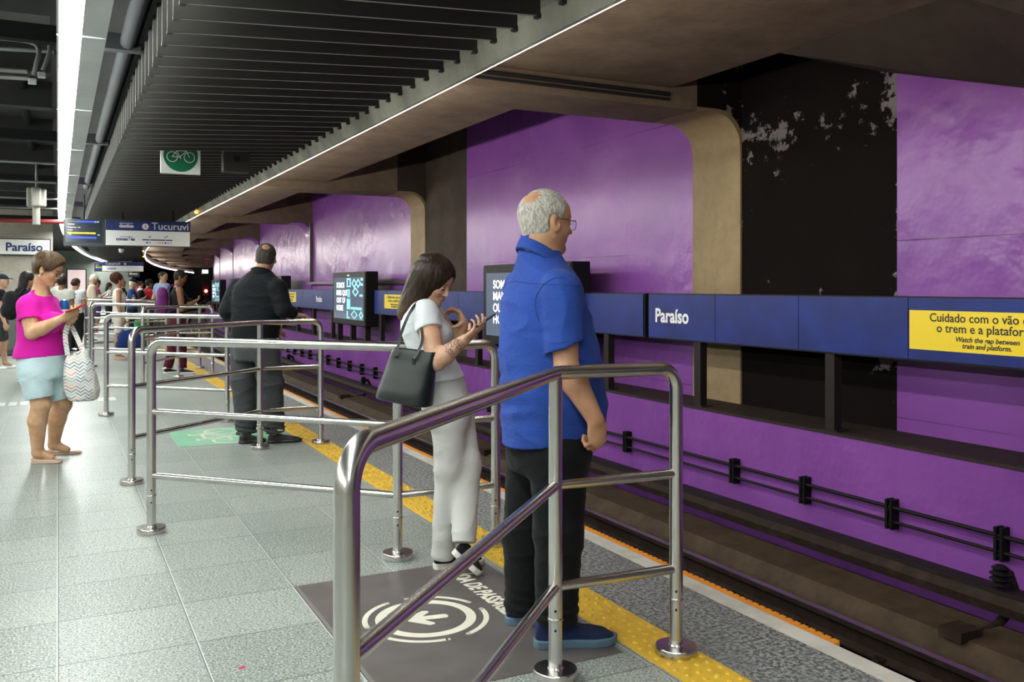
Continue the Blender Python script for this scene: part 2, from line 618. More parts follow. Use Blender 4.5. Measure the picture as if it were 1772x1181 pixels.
    def poly(s, pts):
        return s.add(pts, [tuple(range(len(pts)))])

    def build(s, name, mt, parent=None, smooth=False, bevel=0.0, fix=True, loc=None):
        me = bpy.data.meshes.new(name)
        me.from_pydata(s.v, [], s.f)
        if fix:
            b = bmesh.new()
            b.from_mesh(me)
            bmesh.ops.remove_doubles(b, verts=b.verts, dist=1e-5)
            bmesh.ops.recalc_face_normals(b, faces=b.faces)
            b.to_mesh(me)
            b.free()
        if smooth:
            me.polygons.foreach_set('use_smooth', [True] * len(me.polygons))
        return link(name, me, mt, parent, loc, bevel, smooth)


def link(name, me, mt, parent=None, loc=None, bevel=0.0, smooth=False):
    o = bpy.data.objects.new(name, me)
    COL.objects.link(o)
    if mt is not None:
        me.materials.append(MT[mt] if isinstance(mt, str) else mt)
    if parent is not None:
        # children are written in world coordinates; keep them there
        o.parent = parent
        o.matrix_parent_inverse = parent_world(parent).inverted()
    if loc is not None:
        L = Vector(tuple(float(q) for q in loc))
        me.transform(Matrix.Translation(-L))
        o.location = L
    if bevel:
        md = o.modifiers.new('bevel', 'BEVEL')
        md.width = bevel
        md.segments = 2
        md.limit_method = 'ANGLE'
    if smooth:
        md = o.modifiers.new('edges', 'EDGE_SPLIT')
        md.split_angle = math.radians(40)
    return o


def parent_world(o):
    m = Matrix.LocRotScale(o.location, o.rotation_euler, o.scale)
    if o.parent is not None:
        return parent_world(o.parent) @ o.matrix_parent_inverse @ m
    return m


def tag(o, label=None, cat=None, group=None, kind=None):
    if label:
        o['label'] = label
    if cat:
        o['category'] = cat
    if group:
        o['group'] = group
    if kind:
        o['kind'] = kind
    return o


def empty(name, loc, label=None, cat=None, group=None):
    o = bpy.data.objects.new(name, None)
    COL.objects.link(o)
    o.location = tuple(float(q) for q in loc)
    o.empty_display_size = 0.1
    return tag(o, label, cat, group)


def struct(name, mb, mt, label=None, smooth=False):
    o = mb.build(name, mt, smooth=smooth)
    o['kind'] = 'structure'
    if label:
        o['label'] = label
        o['category'] = 'structure'
    return o


def copy_tree(o, parent=None):
    c = o.copy()
    COL.objects.link(c)
    if parent is not None:
        c.parent = parent
    for ch in list(o.children):
        copy_tree(ch, c)
    return c


def text_mesh(name, body, size, origin, xdir, ydir, mt, parent=None, align='LEFT', bold=0.0, depth=0.001, shear=0.0, xscale=1.0):
    cu = bpy.data.curves.new(name, 'FONT')
    cu.body = body
    cu.size = size
    cu.align_x = align
    cu.offset = bold
    cu.extrude = depth
    cu.shear = shear
    cu.resolution_u = 3
    tmp = bpy.data.objects.new('tmp_text', cu)
    COL.objects.link(tmp)
    bpy.context.view_layer.update()
    dg = bpy.context.evaluated_depsgraph_get()
    me = bpy.data.meshes.new_from_object(tmp.evaluated_get(dg))
    bpy.data.objects.remove(tmp)
    bpy.data.curves.remove(cu)
    x = Vector(xdir).normalized()
    y = Vector(ydir).normalized()
    z = x.cross(y)
    m = Matrix(((x[0] * xscale, y[0], z[0], origin[0]), (x[1] * xscale, y[1], z[1], origin[1]), (x[2] * xscale, y[2], z[2], origin[2]), (0, 0, 0, 1)))
    me.transform(m)
    me.name = name
    return link(name, me, mt, parent)


def arc(c, a, b, r, n=7):
    """points of a fillet at corner c between directions a and b (unit), radius r"""
    c, a, b = map(lambda q: np.array(q, float), (c, a, b))
    ang = math.acos(max(-1, min(1, float(np.dot(a, b)))))
    t = r / math.tan(ang / 2)
    mid = (a + b)
    mid /= np.linalg.norm(mid)
    cen = c + mid * (r / math.sin(ang / 2))
    p0, p1 = c + a * t - cen, c + b * t - cen
    out = []
    om = PI - ang
    for i in range(n + 1):
        k = i / n
        q = (math.sin((1 - k) * om) * p0 + math.sin(k * om) * p1) / math.sin(om)
        out.append(cen + q)
    return out


def spline(pts, n=24):
    pts = [np.array(q, float) for q in pts]
    out = []
    q = [2 * pts[0] - pts[1]] + pts + [2 * pts[-1] - pts[-2]]
    for i in range(1, len(q) - 2):
        for k in range(n // (len(pts) - 1)):
            t = k / (n // (len(pts) - 1))
            a, b, c, d = q[i - 1], q[i], q[i + 1], q[i + 2]
            out.append(0.5 * ((2 * b) + (-a + c) * t + (2 * a - 5 * b + 4 * c - d) * t * t + (-a + 3 * b - 3 * c + d) * t ** 3))
    out.append(pts[-1])
    return out

# ------------------------------------------------------------------ setting: platform, track, walls, roof
YS = [-7, -3, 0, 2, 4, 6, 8, 10, 12, 14, 16, 18] + [20 + 2.5 * i for i in range(37)]   # to y = 110
YMAX = YS[-1]


def ys_between(a, b, step=2.5):
    n = max(1, int(math.ceil((b - a) / step)))
    return [a + (b - a) * i / n for i in range(n + 1)]


def rect(x0, x1, z0, z1):
    return [(x0, z0), (x1, z0), (x1, z1), (x0, z1)]


EDGE = 2.71
struct('floor', MB().sweep(rect(-9, 1.975, -0.25, 0.0), YS), 'floor')
struct('platform_edge', MB().sweep(rect(2.19, 2.612, -0.25, 0.0), YS), 'granite')
struct('trim_1', MB().sweep(rect(2.612, EDGE, -0.12, 0.001), YS), 'white_strip')
struct('platform_side', MB().sweep(rect(2.3, EDGE - 0.01, -1.3, -0.12), YS), 'track')

# tactile paving: a ribbed yellow band with raised domes
tp = MB().sweep(rect(1.975, 2.19, -0.25, 0.004), YS)
dn = 6
for r in range(0, 230):
    y = 2.0 + r * 0.055
    for c in range(4):
        x = 2.006 + c * 0.0505 + (0.0125 if r % 2 else -0.0) + bend(y)
        prof = [(0.0135, 0.004), (0.0115, 0.0085), (0.006, 0.0105)]
        tp.lathe(prof, (x, y, 0), dn)
struct('tactile_paving', tp, 'yellow_tac')

# light dotted guide band that crosses the floor further back
gb = MB()
for i in range(34):
    gb.box(-3.4 + i * 0.12, -3.4 + i * 0.12 + 0.085, 12.05, 12.42, 0.0, 0.004)
struct('trim_2', gb, M('pale_guide_tiles', (0.50, 0.51, 0.50), 0.4))

# orange rubber comb along the edge, below the white strip
cb = MB()
y = 2.62
while y < 26:
    cb.box(EDGE - 0.004 + bend(y), EDGE + 0.072 + bend(y), y, y + 0.028, -0.055, -0.012)
    y += 0.042
cb.sweep(rect(EDGE - 0.012, EDGE + 0.05, -0.055, -0.008), ys_between(2.6, 26))
o = cb.build('gap_filler_comb', 'orange')
tag(o, 'orange toothed rubber gap filler fixed along the white platform edge', 'gap filler')

struct('track_bed', MB().sweep(rect(2.4, 6.6, -1.45, -1.20), YS), 'track')
struct('track_plinth', MB().sweep([(5.42, -1.2), (5.57, -1.03), (6.0, -1.02), (6.06, -1.2)], YS), 'plinth')


def rail_prof(xc, zt):
    a = [(-0.036, 0), (0.036, 0), (0.036, -0.035), (0.012, -0.05), (0.010, -0.135), (0.07, -0.155), (0.07, -0.17), (-0.07, -0.17),
         (-0.07, -0.155), (-0.010, -0.135), (-0.012, -0.05), (-0.036, -0.035)]
    return [(xc + x, zt + z) for x, z in a]


def make_rail(x, label):
    rt = empty('running_rail', (x, 0, -1.2), label, 'rail')
    MB().sweep(rail_prof(x, -1.0), YS).build('rail_body', 'rail_side', rt)
    MB().sweep(rect(x - 0.030, x + 0.030, -1.004, -0.998), YS).build('rail_head', 'rail_top', rt)
    for i in range(48 if x > 4 else 0):
        y = 2.2 + i * 0.72
        bx = x + bend(y)
        for s in (-1, 1):
            f = MB()
            f.box(bx + s * 0.13 - 0.06, bx + s * 0.13 + 0.06, y - 0.055, y + 0.055, -1.2, -1.165)
            f.lathe([(0.024, 0), (0.024, 0.03), (0.014, 0.03), (0.014, 0.06)], (bx + s * 0.11, y, -1.165), 6)
            f.box(bx + s * 0.07 - 0.03, bx + s * 0.07 + 0.03, y - 0.03, y + 0.03, -1.17, -1.14)
            f.build('rail_fastener', 'rust', rt)
    return rt


make_rail(5.08, 'brown steel running rail with shiny head on the purple wall side')
make_rail(3.48, 'running rail of the track close under the platform edge')

# third rail with its cover, brackets and insulators
tr = empty('third_rail', (6.05, 0, -1.2), 'brown covered conductor rail running along the foot of the purple wall', 'third rail')
MB().sweep([(5.96, -0.93), (6.10, -0.93), (6.13, -0.86), (6.10, -0.80), (5.98, -0.80), (5.94, -0.86)], YS).build('rail_body', 'rust', tr)
MB().sweep([(6.0, -0.80), (6.16, -0.80), (6.16, -0.775), (6.0, -0.775)], YS).build('cover_board', 'brown_paint', tr)
for y in (4.2, 11.9, 19.3, 26.8, 34.5, 42):
    bx = bend(y)
    br = MB()
    br.tube([(5.62 + bx, y, -1.0), (5.85 + bx, y, -1.05), (6.02 + bx, y, -1.02), (6.17 + bx, y, -0.93), (6.2 + bx, y, -0.8), (6.14 + bx, y, -0.68),
             (6.02 + bx, y, -0.66)], 0.032, 8)
    br.box(5.5 + bx, 5.72 + bx, y - 0.09, y + 0.09, -1.04, -0.97)
    b = br.build('support_bracket', 'rust', tr)
    ins = MB().lathe([(0.03, -0.76), (0.07, -0.74), (0.045, -0.72), (0.075, -0.70), (0.045, -0.68), (0.075, -0.66), (0.045, -0.64), (0.06, -0.62), (0.03, -0.60)],
                     (6.04 + bx, y, 0), 14)
    ins.build('insulator', 'black', tr)

# lower wall, ledge, upper wall
RIB0, PITCH, RW = 7.9, 9.75, 0.85
XW = 6.88
struct('wall_right', MB().sweep(rect(6.3, 6.62, -1.3, 0.055), YS), 'purple')
struct('ledge', MB().sweep(rect(6.285, 6.95, 0.05, 0.075), YS), 'ledge')
ribs = [RIB0 + PITCH * k for k in range(-1, 10)]
for i, r in enumerate(ribs[:-1]):
    a, b = r + RW, ribs[i + 1]
    cut = b - 2.1 if i < 2 else b - 0.02
    struct('wall_right', MB().sweep(rect(XW, XW + 0.25, 0.05, 5.6), ys_between(a - 0.05, cut)), 'purple')
    if i < 2:
        struct('wall_right', MB().sweep(rect(XW, XW + 0.25, 0.05, 5.6), ys_between(cut, b + 0.05)), 'blackwall' if i == 0 else 'conc_dark')

for i, r in enumerate(ribs):
    fil = arc((6.855, 0, 3.33), (-1, 0, 0), (0, 0, -1), 0.36, 10)
    bm_ = [(2.62, 3.33), (6.25, 3.33), (6.25, 5.6), (2.62, 5.6)]
    struct('concrete_rib', MB().sweep(bm_, ys_between(r, r + RW, 1)), 'conc')
    out_ = [(6.25, 3.33)] + [(q[0], q[2]) for q in fil] + [(6.855, 0.05)]
    fi2 = arc((6.895, 0, 3.37), (-1, 0, 0), (0, 0, -1), 0.36, 10)
    inn = [(6.25, 3.37)] + [(q[0], q[2]) for q in fi2] + [(6.895, 0.05)]
    struct('concrete_column', MB().sweep(out_ + inn[::-1], ys_between(r, r + RW, 1)), 'conc_tan' if i < 3 else 'purple')
    struct('concrete_rib', MB().sweep(inn + [(7.1, 0.05), (7.1, 5.6), (6.25, 5.6)], ys_between(r + 0.006, r + RW - 0.006, 1)), 'blackwall' if i == 1 else 'conc_dark' if i < 3 else 'conc')
    # roof slab of the bay behind this rib
    if i < len(ribs) - 1:
        if i == 0:
            struct('ceiling', MB().sweep(rect(2.66, 5.9, 3.54, 4.4), ys_between(r + RW, ribs[1] + 0.02)), 'conc')
        else:
            struct('ceiling', MB().sweep(rect(2.66, 4.75, 3.47, 4.4), ys_between(r + RW, ribs[i + 1] + 0.02)), 'conc')
struct('ceiling', MB().sweep(rect(2.6, 7.2, 5.5, 5.7), YS), 'conc_dark')
# dark haunch that drops towards the wall in the nearest bay
hb = MB()
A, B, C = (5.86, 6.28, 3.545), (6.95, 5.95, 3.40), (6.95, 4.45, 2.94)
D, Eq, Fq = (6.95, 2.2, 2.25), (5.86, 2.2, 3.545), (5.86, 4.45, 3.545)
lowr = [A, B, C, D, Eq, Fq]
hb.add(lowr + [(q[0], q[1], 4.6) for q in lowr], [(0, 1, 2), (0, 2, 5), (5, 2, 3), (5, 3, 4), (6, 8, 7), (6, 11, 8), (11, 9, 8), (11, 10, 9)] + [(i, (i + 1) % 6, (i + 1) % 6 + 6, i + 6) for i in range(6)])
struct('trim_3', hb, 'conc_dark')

# steel frame around the purple panel of the third bay
fr = MB()
fr.box(XW - 0.10, XW + 0.02, 18.6, 27.35, 1.46, 1.53)
fr.sweep(rect(XW - 0.10, XW + 0.02, 1.46, 3.35), [27.27, 27.36])
struct('trim_4', fr, M('grey_steel_frame', (0.12, 0.10, 0.09), 0.4, metal=0.5))

# roof over the platform
struct('ceiling', MB().sweep(rect(-9, 2.66, 3.62, 3.9), YS), 'soot')
# closing walls, out of sight behind the camera and far left, plus a black sheet painting the tunnel's darkness
struct('wall_back', MB().box(-9.2, 7.3, -7.6, -7.3, -1.4, 5.6), 'conc_grey')
struct('wall_left', MB().sweep(rect(-9.2, -9.0, -0.2, 3.8), YS), 'conc_grey')
struct('tunnel_dark_sheet', MB().box(-12, 40, 111, 111.3, -2, 6), 'black')
# concrete block with the station sign, and the grey end wall of the stairs behind it
struct('wall_stair', MB().box(-7, -0.13, 28.0, 29.4, 0, 3.6), 'conc_grey')
cw = MB().box(-5, 4.2, 62, 62.4, 0, 3.6)
struct('wall_far', cw, mat_concrete('grey_green_panels', (0.38, 0.42, 0.375), (0.30, 0.34, 0.30), boards=False))
struct('baseboard_stair', MB().box(-7, -0.12, 27.98, 28.0, 0, 0.12), 'ledge')

# slatted ceiling over the queue
lv = MB()
y = -1.6
while y < 60:
    b = bend(y)
    x0, x1 = 0.57 + b, 2.55 + b
    zb0, zb1 = 2.885, 3.005
    t = 0.028
    lv.add([(x0, y - t / 2, zb0), (x1, y - t / 2, zb1), (x1, y + t / 2, zb1), (x0, y + t / 2, zb0),
            (x0, y - t / 2, 3.22), (x1, y - t / 2, 3.26), (x1, y + t / 2, 3.26), (x0, y + t / 2, 3.22)],
           [(3, 2, 1, 0), (4, 5, 6, 7), (0, 1, 5, 4), (1, 2, 6, 5), (2, 3, 7, 6), (3, 0, 4, 7)])
    # rolled lip along the bottom of each slat
    lv.box(x0 - 0.002, x0 + 0.03, y - 0.02, y + 0.02, zb0 - 0.008, zb0 + 0.014)
    lv.box(x1 - 0.03, x1 + 0.002, y - 0.02, y + 0.02, zb1 - 0.018, zb1 + 0.012)
    y += 0.30
struct('slatted_ceiling', lv, 'louver')
sl = MB()
y = -1.6
while y < 60:
    b = bend(y)
    sl.add([(0.58 + b, y - 0.013, 2.8835), (2.54 + b, y - 0.013, 3.0035), (2.54 + b, y + 0.006, 3.0035), (0.58 + b, y + 0.006, 2.8835)], [(3, 2, 1, 0)])
    y += 0.30
struct('slatted_ceiling', sl, M('lit_slat_edge', (0.45, 0.43, 0.39), 0.4))  # pale strips paint the floor's bounced light onto the slat bottoms
struct('ceiling', MB().sweep(rect(0.55, 2.62, 3.27, 3.33), YS), 'black')
lt = MB().sweep(rect(0.53, 0.56, 3.19, 3.26), YS)
struct('trim_5', lt, 'pipe_dark')

# pale fascia along the platform edge with its light strip underneath
fa = empty('edge_fascia', (2.7, 0, 2.95), 'pale steel fascia with a light strip along the edge of the slatted ceiling', 'light fascia')
fp = MB().sweep([(2.64, 3.10), (2.70, 2.95), (2.735, 2.95), (2.735, 3.32), (2.64, 3.32)], YS)
fp.build('fascia_panel', 'fascia', fa)
ls = MB().sweep([(2.737, 2.951), (2.741, 2.951), (2.752, 2.962), (2.752, 3.005), (2.737, 3.005)], YS)
ls.build('light_strip', 'led', fa)
for y in (20.4, 44, 52, 60, 70):
    b = bend(y)
    s = MB().sphere((2.66 + b, y, 3.0), 0.032, None, 10, 6)
    s.build('warning_lamp', 'amber_lamp', fa)

# long lamp line beside the slats
LX0, LXM, LX1 = 0.005, 0.132, 0.272
first = None
yy = -4.2
k = 0
while yy < 62:
    root = empty('ceiling_lamp', (0.13 + bend(yy + 1.3), yy, 2.95))
    L = 2.585
    hs = MB()
    ys = [yy + 0.008, yy + L / 2, yy + L - 0.008]
    hs.sweep([(LXM, 2.952), (LX1, 2.952), (LX1, 2.972), (LXM + 0.004, 2.972), (LXM + 0.004, 2.962), (LXM, 2.962)], ys)
    hs.sweep([(LX0 - 0.012, 2.946), (LX0, 2.946), (LX0, 3.035), (LXM + 0.02, 3.035), (LXM + 0.02, 3.05), (LX0 - 0.012, 3.05)], ys)
    hs.build('housing', 'lamp_metal', root)
    di = MB().sweep(rect(LX0 + 0.004, LXM - 0.004, 2.958, 3.025), [yy + 0.03, yy + L / 2, yy + L - 0.03])
    di.build('diffuser', 'lamp', root)
    hg = MB()
    for q in (0.5, 2.1):
        hg.tube([(0.07 + bend(yy + q), yy + q, 3.045), (0.07 + bend(yy + q), yy + q, 3.63)], 0.008, 6)
        hg.box(0.1 + bend(yy + q), 0.26 + bend(yy + q), yy + q - 0.01, yy + q + 0.01, 3.04, 3.05).box(0.24 + bend(yy + q), 0.26 + bend(yy + q), yy + q - 0.01, yy + q + 0.01, 2.97, 3.05)
    hg.build('hanger', 'pipe_dark', root)
    tag(root, 'long white lamp module in the light line beside the slatted ceiling', 'ceiling lamp', 'ceiling lamps of the light line')
    yy += 2.6

# unseen light line added above the platform's far half to brighten the scene
struct('added_light_line', MB().sweep(rect(-4.5, -4.36, 2.96, 3.02), YS[:26]), 'lamp')

# pipes, cable trays and beams above the platform
def pipe(name, pts, r, mt, label, cat='pipe', group=None):
    o = MB().tube(pts, r, 10).build(name, mt, smooth=True)
    tag(o, label, cat, group)
    return o


for i in range(9):
    y0 = 6.1 + i * 2.45
    if i == 1:
        y0 = 9.2
    struct('ceiling_beam', MB().box(-7, -0.06, y0, y0 + 0.2, 3.34, 3.62), 'soot')
    if i % 2 == 0:
        struct('ceiling_beam', MB().box(-7, 0.55, y0 + 1.1, y0 + 1.2, 3.14, 3.26), 'pipe_dark')
pl = [(0.46 + bend(y), y, 3.20) for y in YS if y < 19 or 23 < y < 0]
pipe('drain_pipe', pl, 0.055, 'pipe_dark', 'thick grey pipe running between the lamp line and the slatted ceiling')
pipe('drain_pipe', [(-0.34, 9.5, 3.56), (-0.40, 27.5, 3.56)], 0.05, 'pipe_dark', 'thick dark pipe above the platform left of the lamp line')
PX = lambda d, *uv: spline([P(u, v, d) for u, v in uv], 12) if len(uv) > 2 else [P(u, v, d) for u, v in uv]
cons = [(PX(7.3, (-60, 54), (0, 57), (45, 60), (74, 65), (87, 74), (86, 90), (80, 108), (74, 122)), 'upper bent conduit curling down beside the lamp line'),
        (PX(7.2, (-60, 62), (0, 66), (40, 70), (60, 76), (68, 88), (64, 106), (58, 130)), 'lower bent conduit dropping to a small white box'),
        (PX(7.55, (-80, 80), (95, 89)), 'straight grey conduit level with the bent conduits'),
        (PX(7.4, (-80, 115), (49, 124)), 'straight conduit ending at the small junction box'),
        (PX(7.3, (-80, 128), (50, 136)), 'lowest straight conduit left of the lamp line'),
        ([(-3.5, 13.6, 3.05), (-0.02, 13.6, 3.05)], 'pale cable conduit crossing above the loudspeaker'),
        ([(-3.5, 15.4, 2.98), (-0.02, 15.4, 2.98)], 'pale conduit crossing behind the loudspeaker'),
        ([(-3.5, 17.6, 2.92), (0.1, 17.6, 2.92)], 'thin conduit above the red pipe'),
        ([(-3.5, 19.0, 2.86), (0.1, 19.0, 2.86)], 'thin grey conduit close above the red pipe')]
for pts, lb in cons:
    pipe('conduit', pts, 0.018, 'pipe', lb, 'conduit')
pipe('fire_pipe', [(-4.5, 20.6, 2.72), (0.15, 20.6, 2.72)], 0.045, 'red_pipe', 'red fire pipe crossing behind the departure screen')
for p_, lb in ((P(72, 130, 7.3), 'small white box under the upper bent conduit'), (P(56, 141, 7.25), 'small white box under the lower bent conduit')):
    o = MB().box(p_[0] - 0.03, p_[0] + 0.03, p_[1] - 0.03, p_[1] + 0.03, p_[2] - 0.022, p_[2] + 0.022, bev=0.006).build('junction_box', 'plastic_white')
    tag(o, lb, 'junction box')
bb = P(0, 38, 6.3)
struct('ceiling_beam', MB().box(-3, -0.05, bb[1], bb[1] + 0.12, bb[2] - 0.04, bb[2] + 0.08), 'pipe')
bp_ = [(2.75, 7.82, 3.46), (4.2, 7.84, 3.46), (5.85, 7.86, 3.46)]
pipe('conduit', bp_, 0.022, 'pipe_dark', 'dirty black conduit strapped to the side of the nearest concrete beam', 'conduit')
pipe('conduit', [(q[0], q[1], q[2] - 0.055) for q in bp_], 0.016, 'pipe_dark', 'thinner conduit under the black one on the nearest concrete beam', 'conduit')

# loudspeaker cluster hanging from the ceiling
sp_c = P(63, 345, 14.2)
sp_r = empty('ceiling_loudspeaker', sp_c, 'beige loudspeaker cluster hanging above the station name sign', 'loudspeaker')
b = MB()
for a in range(3):
    an = a * 2.1 + 0.5
    c = (sp_c[0] + 0.08 * math.cos(an), sp_c[1] + 0.08 * math.sin(an), sp_c[2] + 0.02)
    b.box(c[0] - 0.07, c[0] + 0.07, c[1] - 0.07, c[1] + 0.07, c[2] - 0.14, c[2] + 0.16, bev=0.02)
b.build('speaker_body', M('beige_casing', (0.33, 0.32, 0.28), 0.5), sp_r)
MB().tube([(sp_c[0], sp_c[1], sp_c[2] - 0.12), (sp_c[0], sp_c[1], sp_c[2] - 0.40)], 0.055, 12).build('camera_tube', M('beige_tube', (0.30, 0.29, 0.26), 0.5), sp_r)
MB().tube([(sp_c[0], sp_c[1], sp_c[2] + 0.1), (sp_c[0], sp_c[1], 3.64)], 0.02, 8).build('hanger', 'pipe', sp_r)

# cables and brackets on the lower purple wall
cr = empty('wall_cable_run', (6.25, 4.3, -0.5), 'pair of black cables on brackets along the lower purple wall', 'cable run')
MB().sweep([(6.235 + 0.017 * math.cos(a * PI / 4), -0.45 + 0.017 * math.sin(a * PI / 4)) for a in range(8)], YS).build('cable', 'wire', cr)
MB().sweep([(6.235 + 0.014 * math.cos(a * PI / 4), -0.57 + 0.014 * math.sin(a * PI / 4)) for a in range(8)], YS).build('cable', 'wire', cr)
for i in range(46):
    y = 2.37 + i * 0.985
    b = bend(y)
    w = MB().box(6.21 + b, 6.31 + b, y - 0.035, y - 0.012, -0.635, -0.385)
    w.box(6.21 + b, 6.31 + b, y + 0.012, y + 0.035, -0.635, -0.385)
    w.box(6.215 + b, 6.30 + b, y - 0.04, y + 0.04, -0.60, -0.585)
    w.box(6.215 + b, 6.30 + b, y - 0.04, y + 0.04, -0.48, -0.465)
    w.build('bracket', 'wire', cr)

# ------------------------------------------------------------------ blue station sign boards on posts
NX, NY, NZ = (0, -1, 0), (0, 0, 1), (-1, 0, 0)


def sign_board(y0, y1, posts, label, cuts=None):
    yc = (y0 + y1) / 2
    r = empty('station_sign_board', (6.36 + bend(yc), yc, 0.075), label, 'sign board')
    m = MB().sweep(rect(6.315, 6.43, 0.785, 1.318), ys_between(y0, y1))
    m.build('case', 'black', r)
    e = cuts or [y0 + 0.02] + [q for q in np.arange(y0 + 1.25, y1 - 0.5, 1.25)] + [y1 - 0.02]
    for a, b in zip(e[:-1], e[1:]):
        MB().sweep(rect(6.30, 6.33, 0.80, 1.305), ys_between(a + 0.004, b - 0.004)).build('panel', 'blue', r)
    for py in posts:
        b = bend(py)
        w = MB().box(6.33 + b, 6.42 + b, py - 0.055, py + 0.055, 0.075, 0.80)
        w.box(6.31 + b, 6.46 + b, py - 0.10, py + 0.10, 0.075, 0.087)
        w.build('post', 'brown_paint', r)
    return r


def warn_label(r, y0, y1, z0, z1, full=True):
    """yellow gap warning stuck on the board; y1 > y0, reads towards -y"""
    b = bend(y0)
    x = 6.2965 + b
    l = MB().box(x, x + 0.02, y0, y1, z0, z1).build('warning_label', 'yellow', r)
    w, h = y1 - y0, z1 - z0
    yc = (y0 + y1) / 2
    T = lambda s, sz, zz, sh=0.0: text_mesh('lettering', s, sz, (x - 0.002, yc, zz), NX, NY, 'ink', l, 'CENTER', 0.0012, 0.0005, sh)
    k = w / 1.42
    T('Cuidado com o v\u00e3o entre', 0.098 * k, z1 - 0.27 * h)
    T('o trem e a plataforma.', 0.098 * k, z1 - 0.53 * h)
    T('Watch the gap between', 0.056 * k, z1 - 0.745 * h, 0.25)
    T('train and platform.', 0.056 * k, z1 - 0.90 * h, 0.25)


def station_name(r, ystart, zbase, size):
    x = 6.2965 + bend(ystart - 1.1)
    text_mesh('station_name', 'Para\u00edso', size, (x, ystart, zbase), NX, NY, 'letter_white', r, 'LEFT', 0.006, 0.001, 0, 0.97)


sA = sign_board(-1.1, 8.90, [8.0, 6.08, 4.16, 2.2, 0.3], 'blue sign board nearest the camera with station name and gap warning', [-1.08, 0.2, 1.4, 2.6, 3.86, 5.20, 6.44, 7.66, 8.88])
warn_label(sA, 3.80, 5.185, 0.885, 1.205)
station_name(sA, 8.745, 0.985, 0.225)
sB = sign_board(8.97, 10.36, [9.86], 'short plain blue sign board just behind the man in the blue shirt')
sC = sign_board(13.35, 19.35, [13.9, 15.9, 17.6, 19.0], 'blue sign board behind the woman in white, with yellow label')
warn_label(sC, 17.35, 18.62, 0.93, 1.228)
sD = sign_board(22.35, 28.4, [23.0, 25, 27], 'blue sign board beyond the first advertising screen with station name and yellow label')
warn_label(sD, 27.0, 28.2, 0.93, 1.228)
station_name(sD, 24.45, 0.985, 0.225)
sE = sign_board(31.6, 37.6, [32.4, 34.5, 36.6], 'far blue sign board left of the man in black')
warn_label(sE, 32.0, 33.4, 0.93, 1.228)
station_name(sE, 36.9, 0.985, 0.225)


# ------------------------------------------------------------------ advertising screens on the ledge
def ad_screen(y0, y1, label, text=True):
    yc = (y0 + y1) / 2
    b = bend(yc)
    z0, z1 = 0.485, 1.74
    r = empty('advertising_screen', (6.3 + b, yc, 0.075), label, 'advertising screen')
    MB().box(6.15 + b, 6.44 + b, y0, y1, z0, z1).build('case', 'black', r, bevel=0.012)
    MB().box(6.135 + b, 6.16 + b, y0 + 0.02, y1 - 0.02, z0 + 0.02, z1 - 0.02).build('bezel', M('scuffed_black_bezel', (0.008, 0.0075, 0.0075), 0.5, spec=0.2, col2=(0.035, 0.03, 0.028), scale=12, lo=0.55, hi=0.85), r)
    d0, d1, dz0, dz1 = y0 + 0.12, y1 - 0.14, z0 + 0.14, z1 - 0.13
    disp = MB().box(6.129 + b, 6.14 + b, d0, d1, dz0, dz1).build('display', 'screen_dark', r)
    x = 6.127 + b
    w, h = d1 - d0, dz1 - dz0
    for i, s in enumerate(('SOMOS', 'MAIS QUE', 'OUT OF', 'HOME')):
        text_mesh('slogan', s, 0.185, (x, d1 - 0.10 * w, dz1 - h * (0.245 + 0.185 * i)), NX, NY, 'screen_text', disp, 'LEFT', 0.004, 0.0006, 0, 1.1)
    # teal block pattern on the right half of the picture
    t = MB()

    def yy(f):
        return d1 - w * f

    def zz(f):
        return dz0 + h * f
    q = lambda a, b_, c, d: t.box(x - 0.001, x + 0.002, yy(b_), yy(a), zz(c), zz(d))
    q(0.46, 0.60, 0.94, 0.985); q(0.46, 0.50, 0.80, 0.94); q(0.56, 0.60, 0.80, 0.94); q(0.46, 0.60, 0.77, 0.80)
    q(0.46, 0.58, 0.24, 0.49); q(0.60, 0.95, 0.24, 0.30); q(0.49, 0.52, 0.52, 0.72); q(0.54, 0.57, 0.52, 0.72)
    q(0.46, 0.50, 0.02, 0.20); q(0.46, 0.56, 0.02, 0.05); q(0.92, 0.99, 0.92, 0.98); q(0.92, 0.99, 0.80, 0.86); q(0.88, 0.98, 0.55, 0.60)
    for cx, cz, rw, rh, th in ((0.71, 0.86, 0.09, 0.12, 0.045), (0.84, 0.86, 0.09, 0.12, 0.045), (0.71, 0.12, 0.115, 0.11, 0.04), (0.93, 0.12, 0.07, 0.11, 0.04), (0.75, 0.66, 0.11, 0.12, 0.05)):
        ou = [(-rw, 0), (0, rh), (rw, 0), (0, -rh)]
        for i in range(4):
            a_, b_ = ou[i], ou[(i + 1) % 4]
            s_ = 1 - th / rw
            pts = [(x, yy(cx + a_[0]), zz(cz + a_[1])), (x, yy(cx + b_[0]), zz(cz + b_[1])), (x, yy(cx + b_[0] * s_), zz(cz + b_[1] * s_)), (x, yy(cx + a_[0] * s_), zz(cz + a_[1] * s_))]
            t.poly(pts)
    t.build('picture_pattern', 'screen_teal', disp)
    lg = MB().box(6.131 + b, 6.134 + b, yc - 0.10, yc + 0.06, z1 - 0.10, z1 - 0.06)
    lg.build('badge', 'plastic_white', r)
    for py in (y0 + 0.3, y0 + 1.4, y1 - 0.15):
        MB().box(6.22 + b, 6.34 + b, py - 0.06, py + 0.06, 0.075, z0 + 0.01).build('post', 'brown_paint', r)


